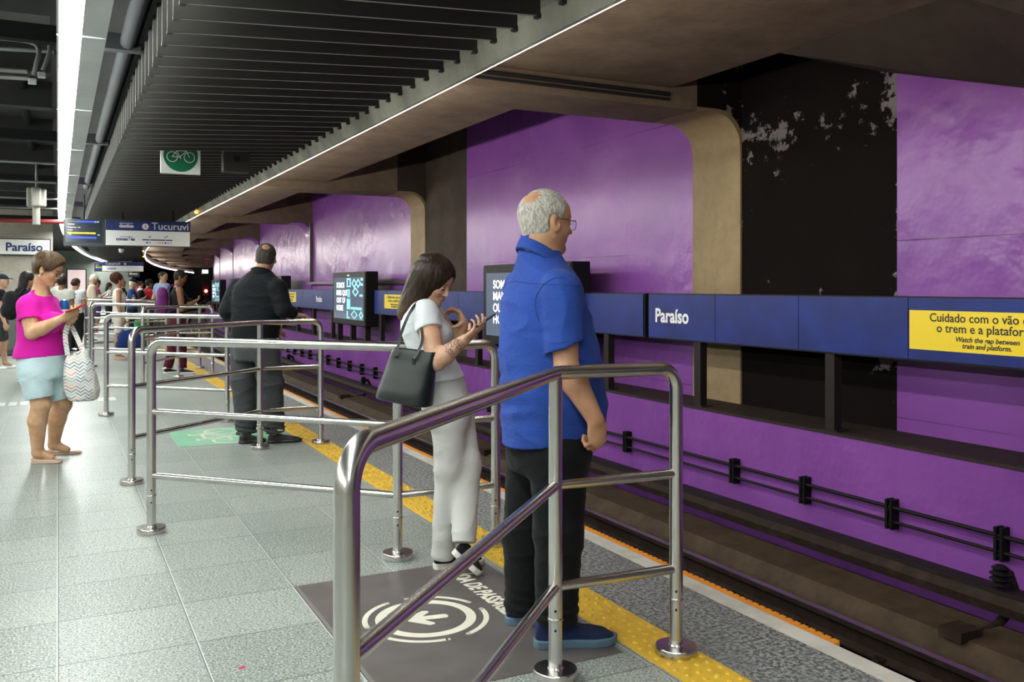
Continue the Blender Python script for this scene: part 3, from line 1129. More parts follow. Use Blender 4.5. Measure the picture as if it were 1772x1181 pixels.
ad_screen(10.42, 13.22, 'advertising screen half hidden behind the man in the blue shirt')
ad_screen(19.47, 22.14, 'advertising screen with slogan left of the woman in the white top')
ad_screen(28.55, 31.2, 'advertising screen seen edge-on right beside the shoulder of the man in black')
ad_screen(37.9, 40.6, 'advertising screen seen edge-on left of the man in black')
ad_screen(47.0, 49.7, 'farthest advertising screen by the end of the purple wall')

# ------------------------------------------------------------------ hanging signs
def P_y(u, v, Y):
    k = (u - 886) / F_PX
    d = Y / (CS - k * SN)
    return np.array([d * SN + k * d * CS, Y, CAMH - (v - HOR) * d / F_PX])


XP, ZP = (1, 0, 0), (0, 0, 1)


def hangers(r, xs, y, z0, z1=3.27):
    for x in xs:
        MB().tube([(x, y, z0), (x, y, z1)], 0.015, 8).build('hanger', 'pipe_dark', r)


def destination_sign(x0, x1, z0, z1, Y, label, mirrored=False):
    r = empty('destination_sign', ((x0 + x1) / 2, Y, z0), label, 'destination sign')
    w, h = x1 - x0, z1 - z0
    zm = z0 + 0.60 * h
    MB().box(x0 - 0.015, x1 + 0.015, Y, Y + 0.14, z0 - 0.015, z1 + 0.015).build('case', 'bezel', r, bevel=0.01)
    MB().box(x0, x1, Y - 0.008, Y + 0.004, zm, z1).build('upper_panel', 'sign_navy', r)
    MB().box(x0, x1, Y - 0.008, Y + 0.004, z0, zm).build('lower_panel', 'sign_white', r)
    yf = Y - 0.010
    T = lambda s, sz, fx, fz, mt, al='LEFT', bo=0.004: text_mesh('lettering', s, sz, (x0 + w * fx, yf, z0 + h * fz), XP, ZP, mt, r, al, bo, 0.0006)
    if mirrored:
        T('Tucuruvi', 0.17 * w / 1.63, 0.06, 0.70, 'letter_grey')
        c, tx = (x0 + w * 0.55, yf, z0 + h * 0.80), 0.55
    else:
        T('destination', 0.058 * w / 1.63, 0.155, 0.855, 'letter_grey', 'LEFT', 0.0)
        T('destino', 0.092 * w / 1.63, 0.155, 0.725, 'letter_grey')
        T('Tucuruvi', 0.205 * w / 1.63, 0.535, 0.675, 'letter_grey', 'LEFT', 0.002)
        c, tx = (x0 + w * 0.462, yf, z0 + h * 0.78), 0.462
    MB().ring(c, 0, 0.125 * h, 0, 2 * PI, XP, ZP).build('line_badge', 'letter_grey', r)
    text_mesh('lettering', '1', 0.165 * h, (c[0], yf - 0.002, c[2] - 0.055 * h), XP, ZP, 'ink', r, 'CENTER', 0.003, 0.0005)
    T('connection', 0.055 * w / 1.63, 0.165, 0.32, 'sign_navy', 'LEFT', 0.0)
    T('conex\u00f5es', 0.092 * w / 1.63, 0.118, 0.20, 'sign_navy')
    if not mirrored:
        ln = MB()
        for a, b in ((0.425, 0.510), (0.516, 0.700), (0.706, 0.785)):
            ln.box(x0 + w * a, x0 + w * b, yf - 0.001, yf + 0.003, z0 + h * 0.215, z0 + h * 0.262)
        ln.build('line_diagram', 'sign_navy', r)
        for s, fx in (('S\u00e9', 0.505), ('Luz', 0.69)):
            text_mesh('lettering', s, 0.055, (x0 + w * fx, yf, z0 + h * 0.31), (0.87, 0, 0.5), (-0.5, 0, 0.87), 'sign_navy', r, 'LEFT', 0.001, 0.0005)
        cols = [(0.05, 0.06, 0.10), (0.40, 0.05, 0.05), (0.62, 0.50, 0.12), (0.70, 0.42, 0.02), (0.45, 0.10, 0.08), (0.25, 0.02, 0.06), (0.15, 0.30, 0.50), (0.60, 0.22, 0.18)]
        for i, (fx, cc) in enumerate(zip((0.48, 0.513, 0.603, 0.635, 0.668, 0.703, 0.735, 0.766), cols)):
            MB().ring((x0 + w * fx, yf, z0 + h * 0.13), 0.0 if i in (0, 3, 5) else 0.009, 0.019, 0, 2 * PI, XP, ZP, 0, 16).build('line_dot', M('line_colour', cc, 0.5), r)
    hangers(r, (x0 + 0.2 * w, x0 + 0.8 * w), Y + 0.07, z1)
    return r


a = P_y(183, 381, 20.0)
b = P_y(328.5, 427, 20.0)
destination_sign(a[0], b[0], b[2], a[2], 20.0, 'nearer hanging sign, navy over white, with destination and line diagram')
a = P_y(177, 453.5, 53.0)
b = P_y(248, 470, 53.0)
destination_sign(a[0], b[0], b[2], a[2], 53.0, 'smaller destination sign hanging far down the platform above the heads', True)


def departure_screen(x0, x1, z0, z1, Y, label):
    r = empty('departure_screen', ((x0 + x1) / 2, Y, z0), label, 'departure screen')
    w, h = x1 - x0, z1 - z0
    MB().box(x0, x1, Y, Y + 0.16, z0, z1).build('case', 'bezel', r, bevel=0.012)
    d = MB().box(x0 + 0.05 * w, x1 - 0.06 * w, Y - 0.006, Y + 0.004, z0 + 0.13 * h, z1 - 0.05 * h).build('display', M('screen_night', (0.01, 0.012, 0.016), 0.15, emit=(0.02, 0.03, 0.04), estr=0.4), r)
    yf = Y - 0.008
    q = lambda a, b, c, e, mt, nm: MB().box(x0 + w * a, x0 + w * b, yf, yf + 0.004, z0 + h * c, z0 + h * e).build(nm, mt, d)
    q(0.32, 0.80, 0.87, 0.93, 'screen_blue', 'header_bar')
    q(0.09, 0.32, 0.87, 0.93, 'bezel', 'header_bar')
    q(0.09, 0.80, 0.28, 0.35, 'screen_blue', 'footer_bar')
    for i in range(5):
        q(0.09 + i * 0.14, 0.09 + i * 0.14 + 0.125, 0.455, 0.505, 'screen_yellow', 'train_car')
    q(0.13, 0.18, 0.405, 0.44, 'screen_green', 'status_dot')
    q(0.83, 0.88, 0.405, 0.44, 'screen_teal', 'status_dot')
    T = lambda s, sz, fx, fz: text_mesh('lettering', s, sz * h, (x0 + w * fx, yf - 0.001, z0 + h * fz), XP, ZP, 'screen_text', d, 'LEFT', 0.0, 0.0004)
    T('13:10', 0.075, 0.74, 0.88)
    T('Tucuruvi', 0.06, 0.10, 0.78)
    T('Chegada em 1 min', 0.055, 0.10, 0.67)
    T('Lota\u00e7\u00e3o', 0.05, 0.10, 0.57)
    hangers(r, (x0 + 0.5 * w,), Y + 0.08, z1)


a = P_y(110, 378, 20.2)
b = P_y(181, 427, 20.2)
departure_screen(a[0], b[0], b[2], a[2], 20.2, 'nearer dark departure screen hanging left of the destination sign')
a = P_y(163, 454, 53.5)
b = P_y(189, 470.5, 53.5)
departure_screen(a[0], b[0], b[2], a[2], 53.5, 'far departure screen hanging above the woman with curly hair')
a = P_y(222, 468, 58)
b = P_y(242, 480, 58)
departure_screen(a[0], b[0], b[2], a[2], 58, 'small blue and yellow screen far away under the far destination sign')

# white station name sign on the concrete block
a = P_y(-60, 411, 27.9)
b = P_y(88, 443, 27.9)
r = empty('station_name_sign', ((a[0] + b[0]) / 2, 27.9, b[2]), 'white station name sign on the concrete wall above the woman in pink', 'name sign')
MB().box(a[0], b[0], 27.86, 28.0, b[2], a[2]).build('case', 'bezel', r, bevel=0.01)
MB().box(a[0] + 0.03, b[0] - 0.03, 27.85, 27.87, b[2] + 0.03, a[2] - 0.03).build('face', 'sign_white', r)
t0 = P_y(9, 434, 27.84)
text_mesh('station_name', 'Para\u00edso', 0.315, tuple(t0), XP, ZP, 'sign_navy', r, 'LEFT', 0.008, 0.001, 0, 0.98)

# green bicycle sign and grey box between the slats
a = P_y(278, 257, 10.7)
b = P_y(347, 303, 10.7)
w = b[0] - a[0]
x0, z0 = a[0], b[2]
r = empty('bicycle_sign', (x0 + w / 2, 10.7, z0), 'square white sign with a bicycle on a green disc under the slats', 'bicycle sign')
MB().box(x0, x0 + w, 10.7, 10.75, z0, z0 + w).build('plate', 'sign_white', r, bevel=0.004)
cx, cz = x0 + w / 2, z0 + w * 0.49
MB().ring((cx, 10.697, cz), 0, w * 0.435, 0, 2 * PI, XP, ZP, 0, 48).build('green_disc', 'green', r)


def bike(mb, c, ax, ay, s, t, nrm, h=0.0):
    """bicycle pictogram; s is half the wheelbase"""
    c, ax, ay, nrm = map(lambda q: np.array(q, float), (c, ax, ay, nrm))
    pt = lambda x, y: c + ax * (x * s) + ay * (y * s)
    for sx in (-1, 1):
        mb.ring(pt(sx, 0), 0.66 * s - t, 0.66 * s, 0, 2 * PI, ax, ay, h, 28, nrm)

    def ln(p, q):
        p, q = np.array(pt(*p)), np.array(pt(*q))
        d = (q - p) / np.linalg.norm(q - p)
        nn = np.cross(nrm, d) * t * 0.5
        mb.poly([p - nn + nrm * h, q - nn + nrm * h, q + nn + nrm * h, p + nn + nrm * h])
    for p, q in (((-1, 0), (-0.15, 0)), ((-1, 0), (-0.42, 0.78)), ((-0.15, 0), (-0.5, 1.02)), ((-0.42, 0.78), (0.58, 0.78)), ((-0.15, 0), (0.62, 0.72)), ((1, 0), (0.5, 1.15)),
                 ((-0.7, 1.04), (-0.28, 1.04)), ((0.5, 1.15), (0.78, 1.2)), ((-0.15, 0), (0.05, -0.2))):
        ln(p, q)


bk = MB()
bike(bk, (cx, 10.694, cz - 0.045 * w), XP, ZP, w * 0.215, w * 0.02, (0, -1, 0))
bk.build('bicycle_symbol', 'sign_white', r)
a = P_y(386, 250, 10.9)
b = P_y(433, 299, 10.9)
r = empty('ceiling_box', ((a[0] + b[0]) / 2, 10.9, b[2]), 'plain dark box hanging under the slats right of the bicycle sign', 'box')
MB().box(a[0], b[0], 10.9, 11.05, b[2], 3.05).build('case', M('dark_grey_box', (0.040, 0.038, 0.034), 0.5), r, bevel=0.01)
MB().box(a[0] + 0.12, a[0] + 0.19, 10.895, 10.902, 2.86, 2.93).build('lens', 'ink', r)

# lit poster, far monitor, red signal, dome camera
a = P_y(117, 467, 61.8)
b = P_y(148, 492, 61.8)
r = empty('lit_poster', ((a[0] + b[0]) / 2, 61.8, 0.9), 'glowing pale pink poster case on the far grey wall', 'poster case')
MB().box(a[0] - 0.06, b[0] + 0.06, 61.8, 62.0, b[2] - 0.7, a[2] + 0.06).build('frame', 'black', r)
MB().box(a[0], b[0], 61.79, 61.81, b[2] - 0.65, a[2]).build('poster', 'poster_lit', r)
a = P(350, 467, 96)
b = P(361, 473.5, 96)
r = empty('platform_monitor', (a[0], a[1], b[2]), 'bluish lit monitor hanging at the tunnel mouth above the red signal', 'monitor')
MB().box(a[0], b[0], a[1], a[1] + 0.1, b[2], a[2]).build('display', 'tv_lit', r)
MB().box(a[0] - 0.05, b[0] + 0.05, a[1] + 0.02, a[1] + 0.15, b[2] - 0.05, a[2] + 0.05).build('case', 'black', r)
hangers(r, (a[0] + 0.3,), a[1] + 0.08, a[2], 5.5)
c = P(356.5, 504, 92)
r = empty('signal_lamp', (c[0], c[1], -1.2), 'red signal lamp glowing in the dark tunnel mouth', 'signal')
MB().sphere(c, 0.16, None, 14, 8).build('lens', 'red_lamp', r)
MB().box(c[0] - 0.28, c[0] + 0.28, c[1] + 0.1, c[1] + 0.3, c[2] - 0.5, c[2] + 0.9).build('backplate', 'black', r)
MB().tube([(c[0], c[1] + 0.2, -1.2), (c[0], c[1] + 0.2, c[2] - 0.3)], 0.05, 8).build('mast', 'black', r)
c = P_y(210, 437, 33)
r = empty('dome_camera', (c[0], c[1], 2.9), 'small white dome camera under the dark ceiling beyond the destination sign', 'camera')
MB().lathe([(0.09, 0.0), (0.09, -0.05), (0.06, -0.12), (0.02, -0.14)], (c[0], c[1], c[2] + 0.12), 16).build('dome', 'plastic_white', r, smooth=True)
MB().tube([(c[0], c[1], c[2] + 0.1), (c[0], c[1], 3.27)], 0.012, 6).build('hanger', 'pipe_dark', r)

# ------------------------------------------------------------------ floor stickers
r = empty('exit_floor_sticker', (1.45, 3.55, 0.002), 'brown floor sticker with cream arrow circle and exit wording', 'floor sticker')
MB().box(0.982, 1.93, 2.885, 4.205, 0.0, 0.0025).build('vinyl', 'mat_brown', r)
edge = MB().box(0.985, 1.0, 2.89, 4.20, 0.0025, 0.0032)
edge.build('edge_line', M('grey_edge', (0.16, 0.15, 0.15), 0.4), r)
c = (1.385, 3.555, 0.0030)
AX, AY = (1, 0, 0), (0, 1, 0)
g_ = MB()
g_.ring(c, 0.170, 0.212, 0, 2 * PI, AX, AY, 0, 64)
for q in range(4):
    a0 = q * PI / 2 + 0.42
    g_.ring(c, 0.243, 0.266, a0 - 0.06, a0 + 1.13, AX, AY, 0, 20)
    for e in (a0 - 0.06, a0 + 1.13):
        g_.ring((c[0] + 0.2545 * math.cos(e), c[1] + 0.2545 * math.sin(e), c[2]), 0, 0.0115, 0, 2 * PI, AX, AY, 0, 10)
g_.build('circle_print', 'cream', r)
ar = MB()
th = -0.17
dx, dy = math.cos(th), math.sin(th)
pt = lambda a, b: (c[0] + a * dx - b * dy, c[1] + a * dy + b * dx, 0.0030)
tipx = -0.085
ar.poly([pt(tipx, -0.014), pt(tipx, 0.014), pt(0.0, 0.085), pt(0.022, 0.078), pt(0.025, 0.062), pt(-0.01, 0.022), pt(0.085, 0.022), pt(0.095, 0.010), pt(0.095, -0.010), pt(0.085, -0.022),
         pt(-0.01, -0.022), pt(0.025, -0.062), pt(0.022, -0.078), pt(0.0, -0.085)])
ar.build('arrow_print', 'cream', r)
text_mesh('lettering', 'SA\u00cdDA DE PASSAGEIROS', 0.112, (1.70, 4.115, 0.0028), (0, -1, 0), (1, 0, 0), 'cream', r, 'LEFT', 0.004, 0.0003, 0.18, 0.68)

r = empty('bicycle_floor_sticker', (1.3, 8.77, 0.002), 'green floor sticker with a bicycle, by the shoes of the man in black', 'floor sticker')
MB().box(0.945, 1.93, 8.285, 9.235, 0.0, 0.0025).build('vinyl', 'mat_green', r)
bk = MB()
bike(bk, (1.42, 8.75, 0.0032), (0, 1, 0), (-1, 0, 0), 0.27, 0.028, (0, 0, 1))
bk.build('bicycle_print', 'cream', r)
sp = G(419, 1156)
o = MB().lathe([(0.012, 0.0), (0.012, 0.001)], (0, 0, 0), 14)
o.v = [(sp[0] + x * 1.2, sp[1] + y * 0.7, z) for x, y, z in o.v]
tag(o.build('round_sticker', 'red_plastic'), 'small red dot stuck on the grey floor tiles near the bottom edge', 'sticker')


# ------------------------------------------------------------------ queue railings
RT, RMID, RLOW = 1.09, 0.688, 0.325
R0, R1 = 0.0255, 0.0185


def railing(pL, pM, pR, label):
    L, Mm, R = (np.array([*q, 0.0]) for q in (pL, pM, pR))
    root = empty('queue_railing', (Mm[0], Mm[1], 0), label, 'railing', 'queue railings')
    z = lambda q, h: np.array([q[0], q[1], h])
    e1 = (Mm - L) / np.linalg.norm(Mm - L)
    e2 = (R - Mm) / np.linalg.norm(R - Mm)
    dn = np.array([0, 0, -1.0])
    path = [z(L, 0.03), z(L, 0.20)] + arc(z(L, RT), dn, e1, 0.085, 8) + [z(Mm, RT)] + arc(z(R, RT), -e2, dn, 0.075, 8) + [z(R, 0.2), z(R, 0.03)]
    MB().tube(path, R0, 20).build('top_rail', 'steel', root, smooth=True)
    MB().tube([z(Mm, 0.03), z(Mm, RT - 0.005)], R0 - 0.0005, 20).build('middle_post', 'steel', root, smooth=True)
    for h, nm in ((RMID, 'middle_rail'), (RLOW, 'lower_rail')):
        MB().tube([z(L, h) + e1 * 0.015, z(Mm, h), z(R, h) - e2 * 0.015], R1, 16).build(nm, 'steel', root, smooth=True)
    for q in (L, Mm, R):
        MB().lathe([(0.079, 0.0), (0.080, 0.004), (0.080, 0.028), (0.077, 0.033), (0.030, 0.034), (0.027, 0.04)], (q[0], q[1], 0.001), 32).build('base_plate', 'steel', root, smooth=True)
        MB().lathe([(0.0262, 0), (0.0275, 0.002), (0.0275, 0.008), (0.0262, 0.010)], (q[0], q[1], 0.205), 20).build('collar', 'steel', root, smooth=True)
        vd = np.array([-q[0], -q[1], 0.0])
        vd /= np.linalg.norm(vd)
        for hh in (0.175, 0.245):
            MB().sphere(np.array([q[0], q[1], hh]) + vd * 0.0255, 0.005, None, 8, 5).build('screw', 'black', root)
    return root


railing((0.49, 1.67), (1.591, 2.812), (2.104, 2.786), 'nearest steel railing in front of the man in the blue shirt')
railing((0.475, 5.50), (1.564, 4.413), (2.12, 4.403), 'steel railing the woman in the white top leans against')
railing((0.468, 6.92), (1.557, 7.92), (2.091, 7.935), 'steel railing the man in black leans on')
railing((0.468, 10.68), (1.566, 9.66), (2.10, 9.66), 'steel railing just behind the man in black')
railing((1.06, 13.55), (1.648, 14.62), (2.14, 14.56), 'steel railing the woman with the purple backpack leans on')
railing((0.536, 17.2), (1.63, 16.12), (2.16, 16.1), 'steel railing behind the woman with the purple backpack')
railing((0.533, 18.69), (1.65, 19.75), (2.17, 19.75), 'steel railing beside the woman in the cream dress')
railing((0.55, 22.6), (1.66, 21.45), (2.18, 21.45), 'steel railing behind the woman in the cream dress')
railing((0.6, 23.9), (1.69, 25.0), (2.22, 25.0), 'second farthest steel railing among the crowd')
railing((0.62, 27.75), (1.72, 26.6), (2.25, 26.6), 'farthest steel railing among the crowd')

# grey bin at the left behind the man with the cap
c = G(22, 616)
r = empty('litter_bin', (c[0], c[1] + 0.3, 0), 'dark grey litter bin by the concrete wall at the left', 'bin')
MB().box(c[0] - 0.2, c[0] + 0.2, c[1], c[1] + 0.4, 0.03, 0.95, bev=0.03).build('bin_body', M('grey_bin', (0.10, 0.10, 0.095), 0.5), r)
MB().box(c[0] - 0.25, c[0] + 0.25, c[1] - 0.05, c[1] + 0.45, 0.0, 0.13, bev=0.02).build('base', 'bezel', r)

# ------------------------------------------------------------------ people: implicit bodies turned into one continuous surface
def nrm(v):
    v = np.array(v, float)
    return v / (np.linalg.norm(v) + 1e-9)


def smin(a, b, k):
    h = np.clip(0.5 + 0.5 * (b - a) / k, 0, 1)
    return b * (1 - h) + a * h - k * h * (1 - h)


def smax(a, b, k):
    return -smin(-a, -b, k)


def cone(p, a, b, ra, rb):
    a, b = np.array(a, float), np.array(b, float)
    ba = b - a
    h = np.clip(((p - a) @ ba) / (ba @ ba + 1e-12), 0, 1)
    return np.linalg.norm(p - a - h[:, None] * ba, axis=1) - (ra + (rb - ra) * h)


def ell(p, c, r, R=None):
    q = p - np.array(c, float)
    if R is not None:
        q = q @ R          # columns of R are the axes
    r = np.array(r, float)
    k0 = np.linalg.norm(q / r, axis=1)
    k1 = np.linalg.norm(q / (r * r), axis=1) + 1e-9
    return k0 * (k0 - 1) / k1


def chain(p, pts, rad, k=0.01):
    d = None
    for i in range(len(pts) - 1):
        c = cone(p, pts[i], pts[i + 1], rad[i], rad[i + 1])
        d = c if d is None else smin(d, c, k)
    return d


def loft(p, sp, F, L, e=2.2, cap=0.03):
    """torso: spine points (xyz, half depth, half width), lowest first"""
    zs = np.array([s[0][2] for s in sp])
    pz = np.clip(p[:, 2], zs[0], zs[-1])
    # smooth interpolation of the stations
    fine = np.linspace(zs[0], zs[-1], 60)

    def ip(vals):
        v = np.interp(fine, zs, vals)
        for _ in range(6):
            v[1:-1] = 0.25 * v[:-2] + 0.5 * v[1:-1] + 0.25 * v[2:]
        return np.interp(pz, fine, v)
    cx = ip([s[0][0] for s in sp])
    cy = ip([s[0][1] for s in sp])
    a = ip([s[1] for s in sp])
    b = ip([s[2] for s in sp])
    dx, dy = p[:, 0] - cx, p[:, 1] - cy
    lx = np.abs(dx * F[0] + dy * F[1]) / a
    ly = np.abs(dx * L[0] + dy * L[1]) / b
    d = ((lx ** e + ly ** e) ** (1 / e) - 1) * np.minimum(a, b)
    dz = np.maximum(zs[0] - p[:, 2], p[:, 2] - zs[-1])
    return smax(d, dz, cap)


def folds(p, seed, freq, amp, stretch=(1, 1, 1)):
    rs = np.random.RandomState(seed)
    q = p * np.array(stretch)
    s = np.zeros(len(p))
    for i in range(5):
        k = rs.normal(size=3)
        k = k / np.linalg.norm(k) * freq * (0.7 + 0.6 * rs.rand())
        k2 = rs.normal(size=3) * freq * 0.35
        s += np.sin(q @ k + 1.6 * np.sin(q @ k2 + rs.rand() * 6) + rs.rand() * 6)
    s /= 5
    return amp * (0.75 - 1.6 * np.sqrt(np.abs(s) + 0.01))


def surface(f, lo, hi, vox, name, mt, parent, smooth=True):
    """dual contouring of the implicit function f on a sparse grid"""
    lo, hi = np.array(lo, float), np.array(hi, float)
    B = 8
    n = np.ceil((hi - lo) / (vox * B)).astype(int) + 1
    gi = np.stack(np.meshgrid(*[np.arange(k) for k in n], indexing='ij'), -1).reshape(-1, 3)
    cen = lo + (gi + 0.5) * B * vox
    dc = f(cen)
    act = np.abs(dc) < B * vox * 1.35 + 0.004
    D = np.repeat(np.repeat(np.repeat(np.where(dc > 0, 1.0, -1.0).astype(np.float32).reshape(n), B, 0), B, 1), B, 2)
    loc = np.stack(np.meshgrid(*[np.arange(B)] * 3, indexing='ij'), -1).reshape(-1, 3)
    ids = (gi[act][:, None, :] * B + loc[None]).reshape(-1, 3)
    vals = np.empty(len(ids), np.float32)
    for s in range(0, len(ids), 400000):
        vals[s:s + 400000] = f(lo + ids[s:s + 400000] * vox)
    D[ids[:, 0], ids[:, 1], ids[:, 2]] = vals
    D[[0, -1]] = 1; D[:, [0, -1]] = 1; D[:, :, [0, -1]] = 1
    S = D < 0
    c = [S[i:S.shape[0] - 1 + i, j:S.shape[1] - 1 + j, k:S.shape[2] - 1 + k] for i in (0, 1) for j in (0, 1) for k in (0, 1)]
    al = c[0].copy(); an = c[0].copy()
    for q in c[1:]:
        al &= q; an |= q
    cells = np.argwhere(an & ~al)
    vid = np.full(tuple(x - 1 for x in S.shape), -1, np.int32)
    vid[cells[:, 0], cells[:, 1], cells[:, 2]] = np.arange(len(cells))
    corners = [(i, j, k) for i in (0, 1) for j in (0, 1) for k in (0, 1)]
    cv = np.stack([D[cells[:, 0] + i, cells[:, 1] + j, cells[:, 2] + k] for i, j, k in corners], 1)
    acc = np.zeros((len(cells), 3)); cnt = np.zeros(len(cells))
    for a in range(8):
        for b in range(a + 1, 8):
            pa, pb = np.array(corners[a]), np.array(corners[b])
            if np.abs(pa - pb).sum() != 1:
                continue
            m = (cv[:, a] < 0) != (cv[:, b] < 0)
            t = cv[m, a] / (cv[m, a] - cv[m, b])
            acc[m] += pa + t[:, None] * (pb - pa)
            cnt[m] += 1
    V = lo + (cells + acc / cnt[:, None]) * vox
    quads = []
    for ax in range(3):
        sl0 = [slice(None)] * 3; sl1 = [slice(None)] * 3
        sl0[ax] = slice(0, -1); sl1[ax] = slice(1, None)
        ch = S[tuple(sl0)] != S[tuple(sl1)]
        e = np.argwhere(ch)
        u, w = [x for x in range(3) if x != ax]
        ok = (e[:, u] > 0) & (e[:, w] > 0) & (e[:, u] < S.shape[u] - 1) & (e[:, w] < S.shape[w] - 1)
        e = e[ok]
        flip = S[e[:, 0], e[:, 1], e[:, 2]]
        if ax == 1:
            flip = ~flip
        q = []
        for du, dw in ((1, 1), (0, 1), (0, 0), (1, 0)):
            g = e.copy(); g[:, u] -= du; g[:, w] -= dw
            q.append(vid[g[:, 0], g[:, 1], g[:, 2]])
        q = np.stack(q, 1)
        q[~flip] = q[~flip][:, ::-1]
        quads.append(q)
    Q = np.concatenate(quads)
    Q = Q[(Q >= 0).all(1)]
    me = bpy.data.meshes.new(name)
    me.vertices.add(len(V)); me.loops.add(Q.size); me.polygons.add(len(Q))
    org = np.array(parent_world(parent).translation) if parent is not None else np.zeros(3)
    me.vertices.foreach_set('co', (V - org).astype(np.float32).ravel())
    me.loops.foreach_set('vertex_index', Q.astype(np.int32).ravel())
    me.polygons.foreach_set('loop_start', np.arange(0, Q.size, 4, dtype=np.int32))
    me.polygons.foreach_set('use_smooth', np.ones(len(Q), bool))
    me.update(calc_edges=True)
    me.validate()
    o = bpy.data.objects.new(name, me)
    COL.objects.link(o)
    me.materials.append(MT[mt] if isinstance(mt, str) else mt)
    o.parent = parent
    if parent is not None and parent.parent is not None:
        pass
    return o


def axes(az, lean=0.0):
    a = math.radians(az)
    F = np.array([math.cos(a), math.sin(a), 0.0])
    L = np.array([-math.sin(a), math.cos(a), 0.0])
    return F, L


def head_frame(yaw, pitch=0.0, roll=0.0):
    """columns: forward, left, up; pitch > 0 looks down, roll > 0 tips to the right"""
    F, L = axes(yaw)
    U = np.array([0, 0, 1.0])
    p, r = math.radians(pitch), math.radians(roll)
    F2 = F * math.cos(p) - U * math.sin(p)
    U2 = U * math.cos(p) + F * math.sin(p)
    L3 = L * math.cos(r) + U2 * math.sin(r)
    U3 = U2 * math.cos(r) - L * math.sin(r)
    return np.stack([F2, L3, U3], 1)


def head_sdf(p, C, R, s=1.0, fem=False, jaw=1.0):
    q = (p - C) @ R / s
    d = ell(q, (-0.012, 0, 0.036), (0.099, 0.078, 0.087))
    d = smin(d, ell(q, (0.030, 0, -0.030), (0.060, 0.062 * jaw, 0.082)), 0.03)
    d = smin(d, ell(q, (0.058, 0, 0.045), (0.038, 0.058, 0.045)), 0.02)
    for sd in (-1, 1):
        d = smin(d, cone(q, (0.0, 0.052 * sd * jaw, -0.055), (0.062, 0.014 * sd, -0.098), 0.020, 0.016), 0.025)
        d = smin(d, ell(q, (0.060, 0.036 * sd, -0.026), (0.026, 0.024, 0.024)), 0.02)
    d = smin(d, ell(q, (0.070, 0, -0.100), (0.020, 0.024, 0.017)), 0.02)
    d = smin(d, cone(q, (0.083, -0.030, 0.022), (0.083, 0.030, 0.022), 0.008 if fem else 0.011, 0.008 if fem else 0.011), 0.018)
    for sd in (-1, 1):
        d = smax(d, -ell(q, (0.103, 0.033 * sd, 0.001), (0.022, 0.021, 0.013)), 0.014)
        d = smin(d, ell(q, (0.080, 0.032 * sd, 0.000), (0.012, 0.016, 0.0115)), 0.004)
    nl = 0.105 if fem else 0.113
    d = smin(d, cone(q, (0.088, 0, 0.010), (nl, 0, -0.030), 0.007, 0.0095), 0.012)
    for sd in (-1, 1):
        d = smin(d, ell(q, (0.094, 0.011 * sd, -0.035), (0.011, 0.008, 0.008)), 0.006)
    d = smin(d, ell(q, (0.083, 0, -0.060), (0.013, 0.024, 0.008)), 0.008)
    d = smin(d, ell(q, (0.081, 0, -0.071), (0.013, 0.020, 0.008)), 0.006)
    for sd in (-1, 1):
        e = ell(q, (-0.006, 0.083 * sd, -0.008), (0.0225, 0.0115, 0.037), ear_axes(sd))
        e = smax(e, -ell(q, (0.002, 0.095 * sd, -0.002), (0.011, 0.011, 0.019)), 0.005)
        d = smin(d, e, 0.006)
    return d * s


def ear_axes(sd):
    a = math.radians(22) * sd
    b = math.radians(-14)
    m = np.array([[math.cos(a), -math.sin(a), 0], [math.sin(a), math.cos(a), 0], [0, 0, 1]])
    t = np.array([[math.cos(b), 0, math.sin(b)], [0, 1, 0], [-math.sin(b), 0, math.cos(b)]])
    return m @ t


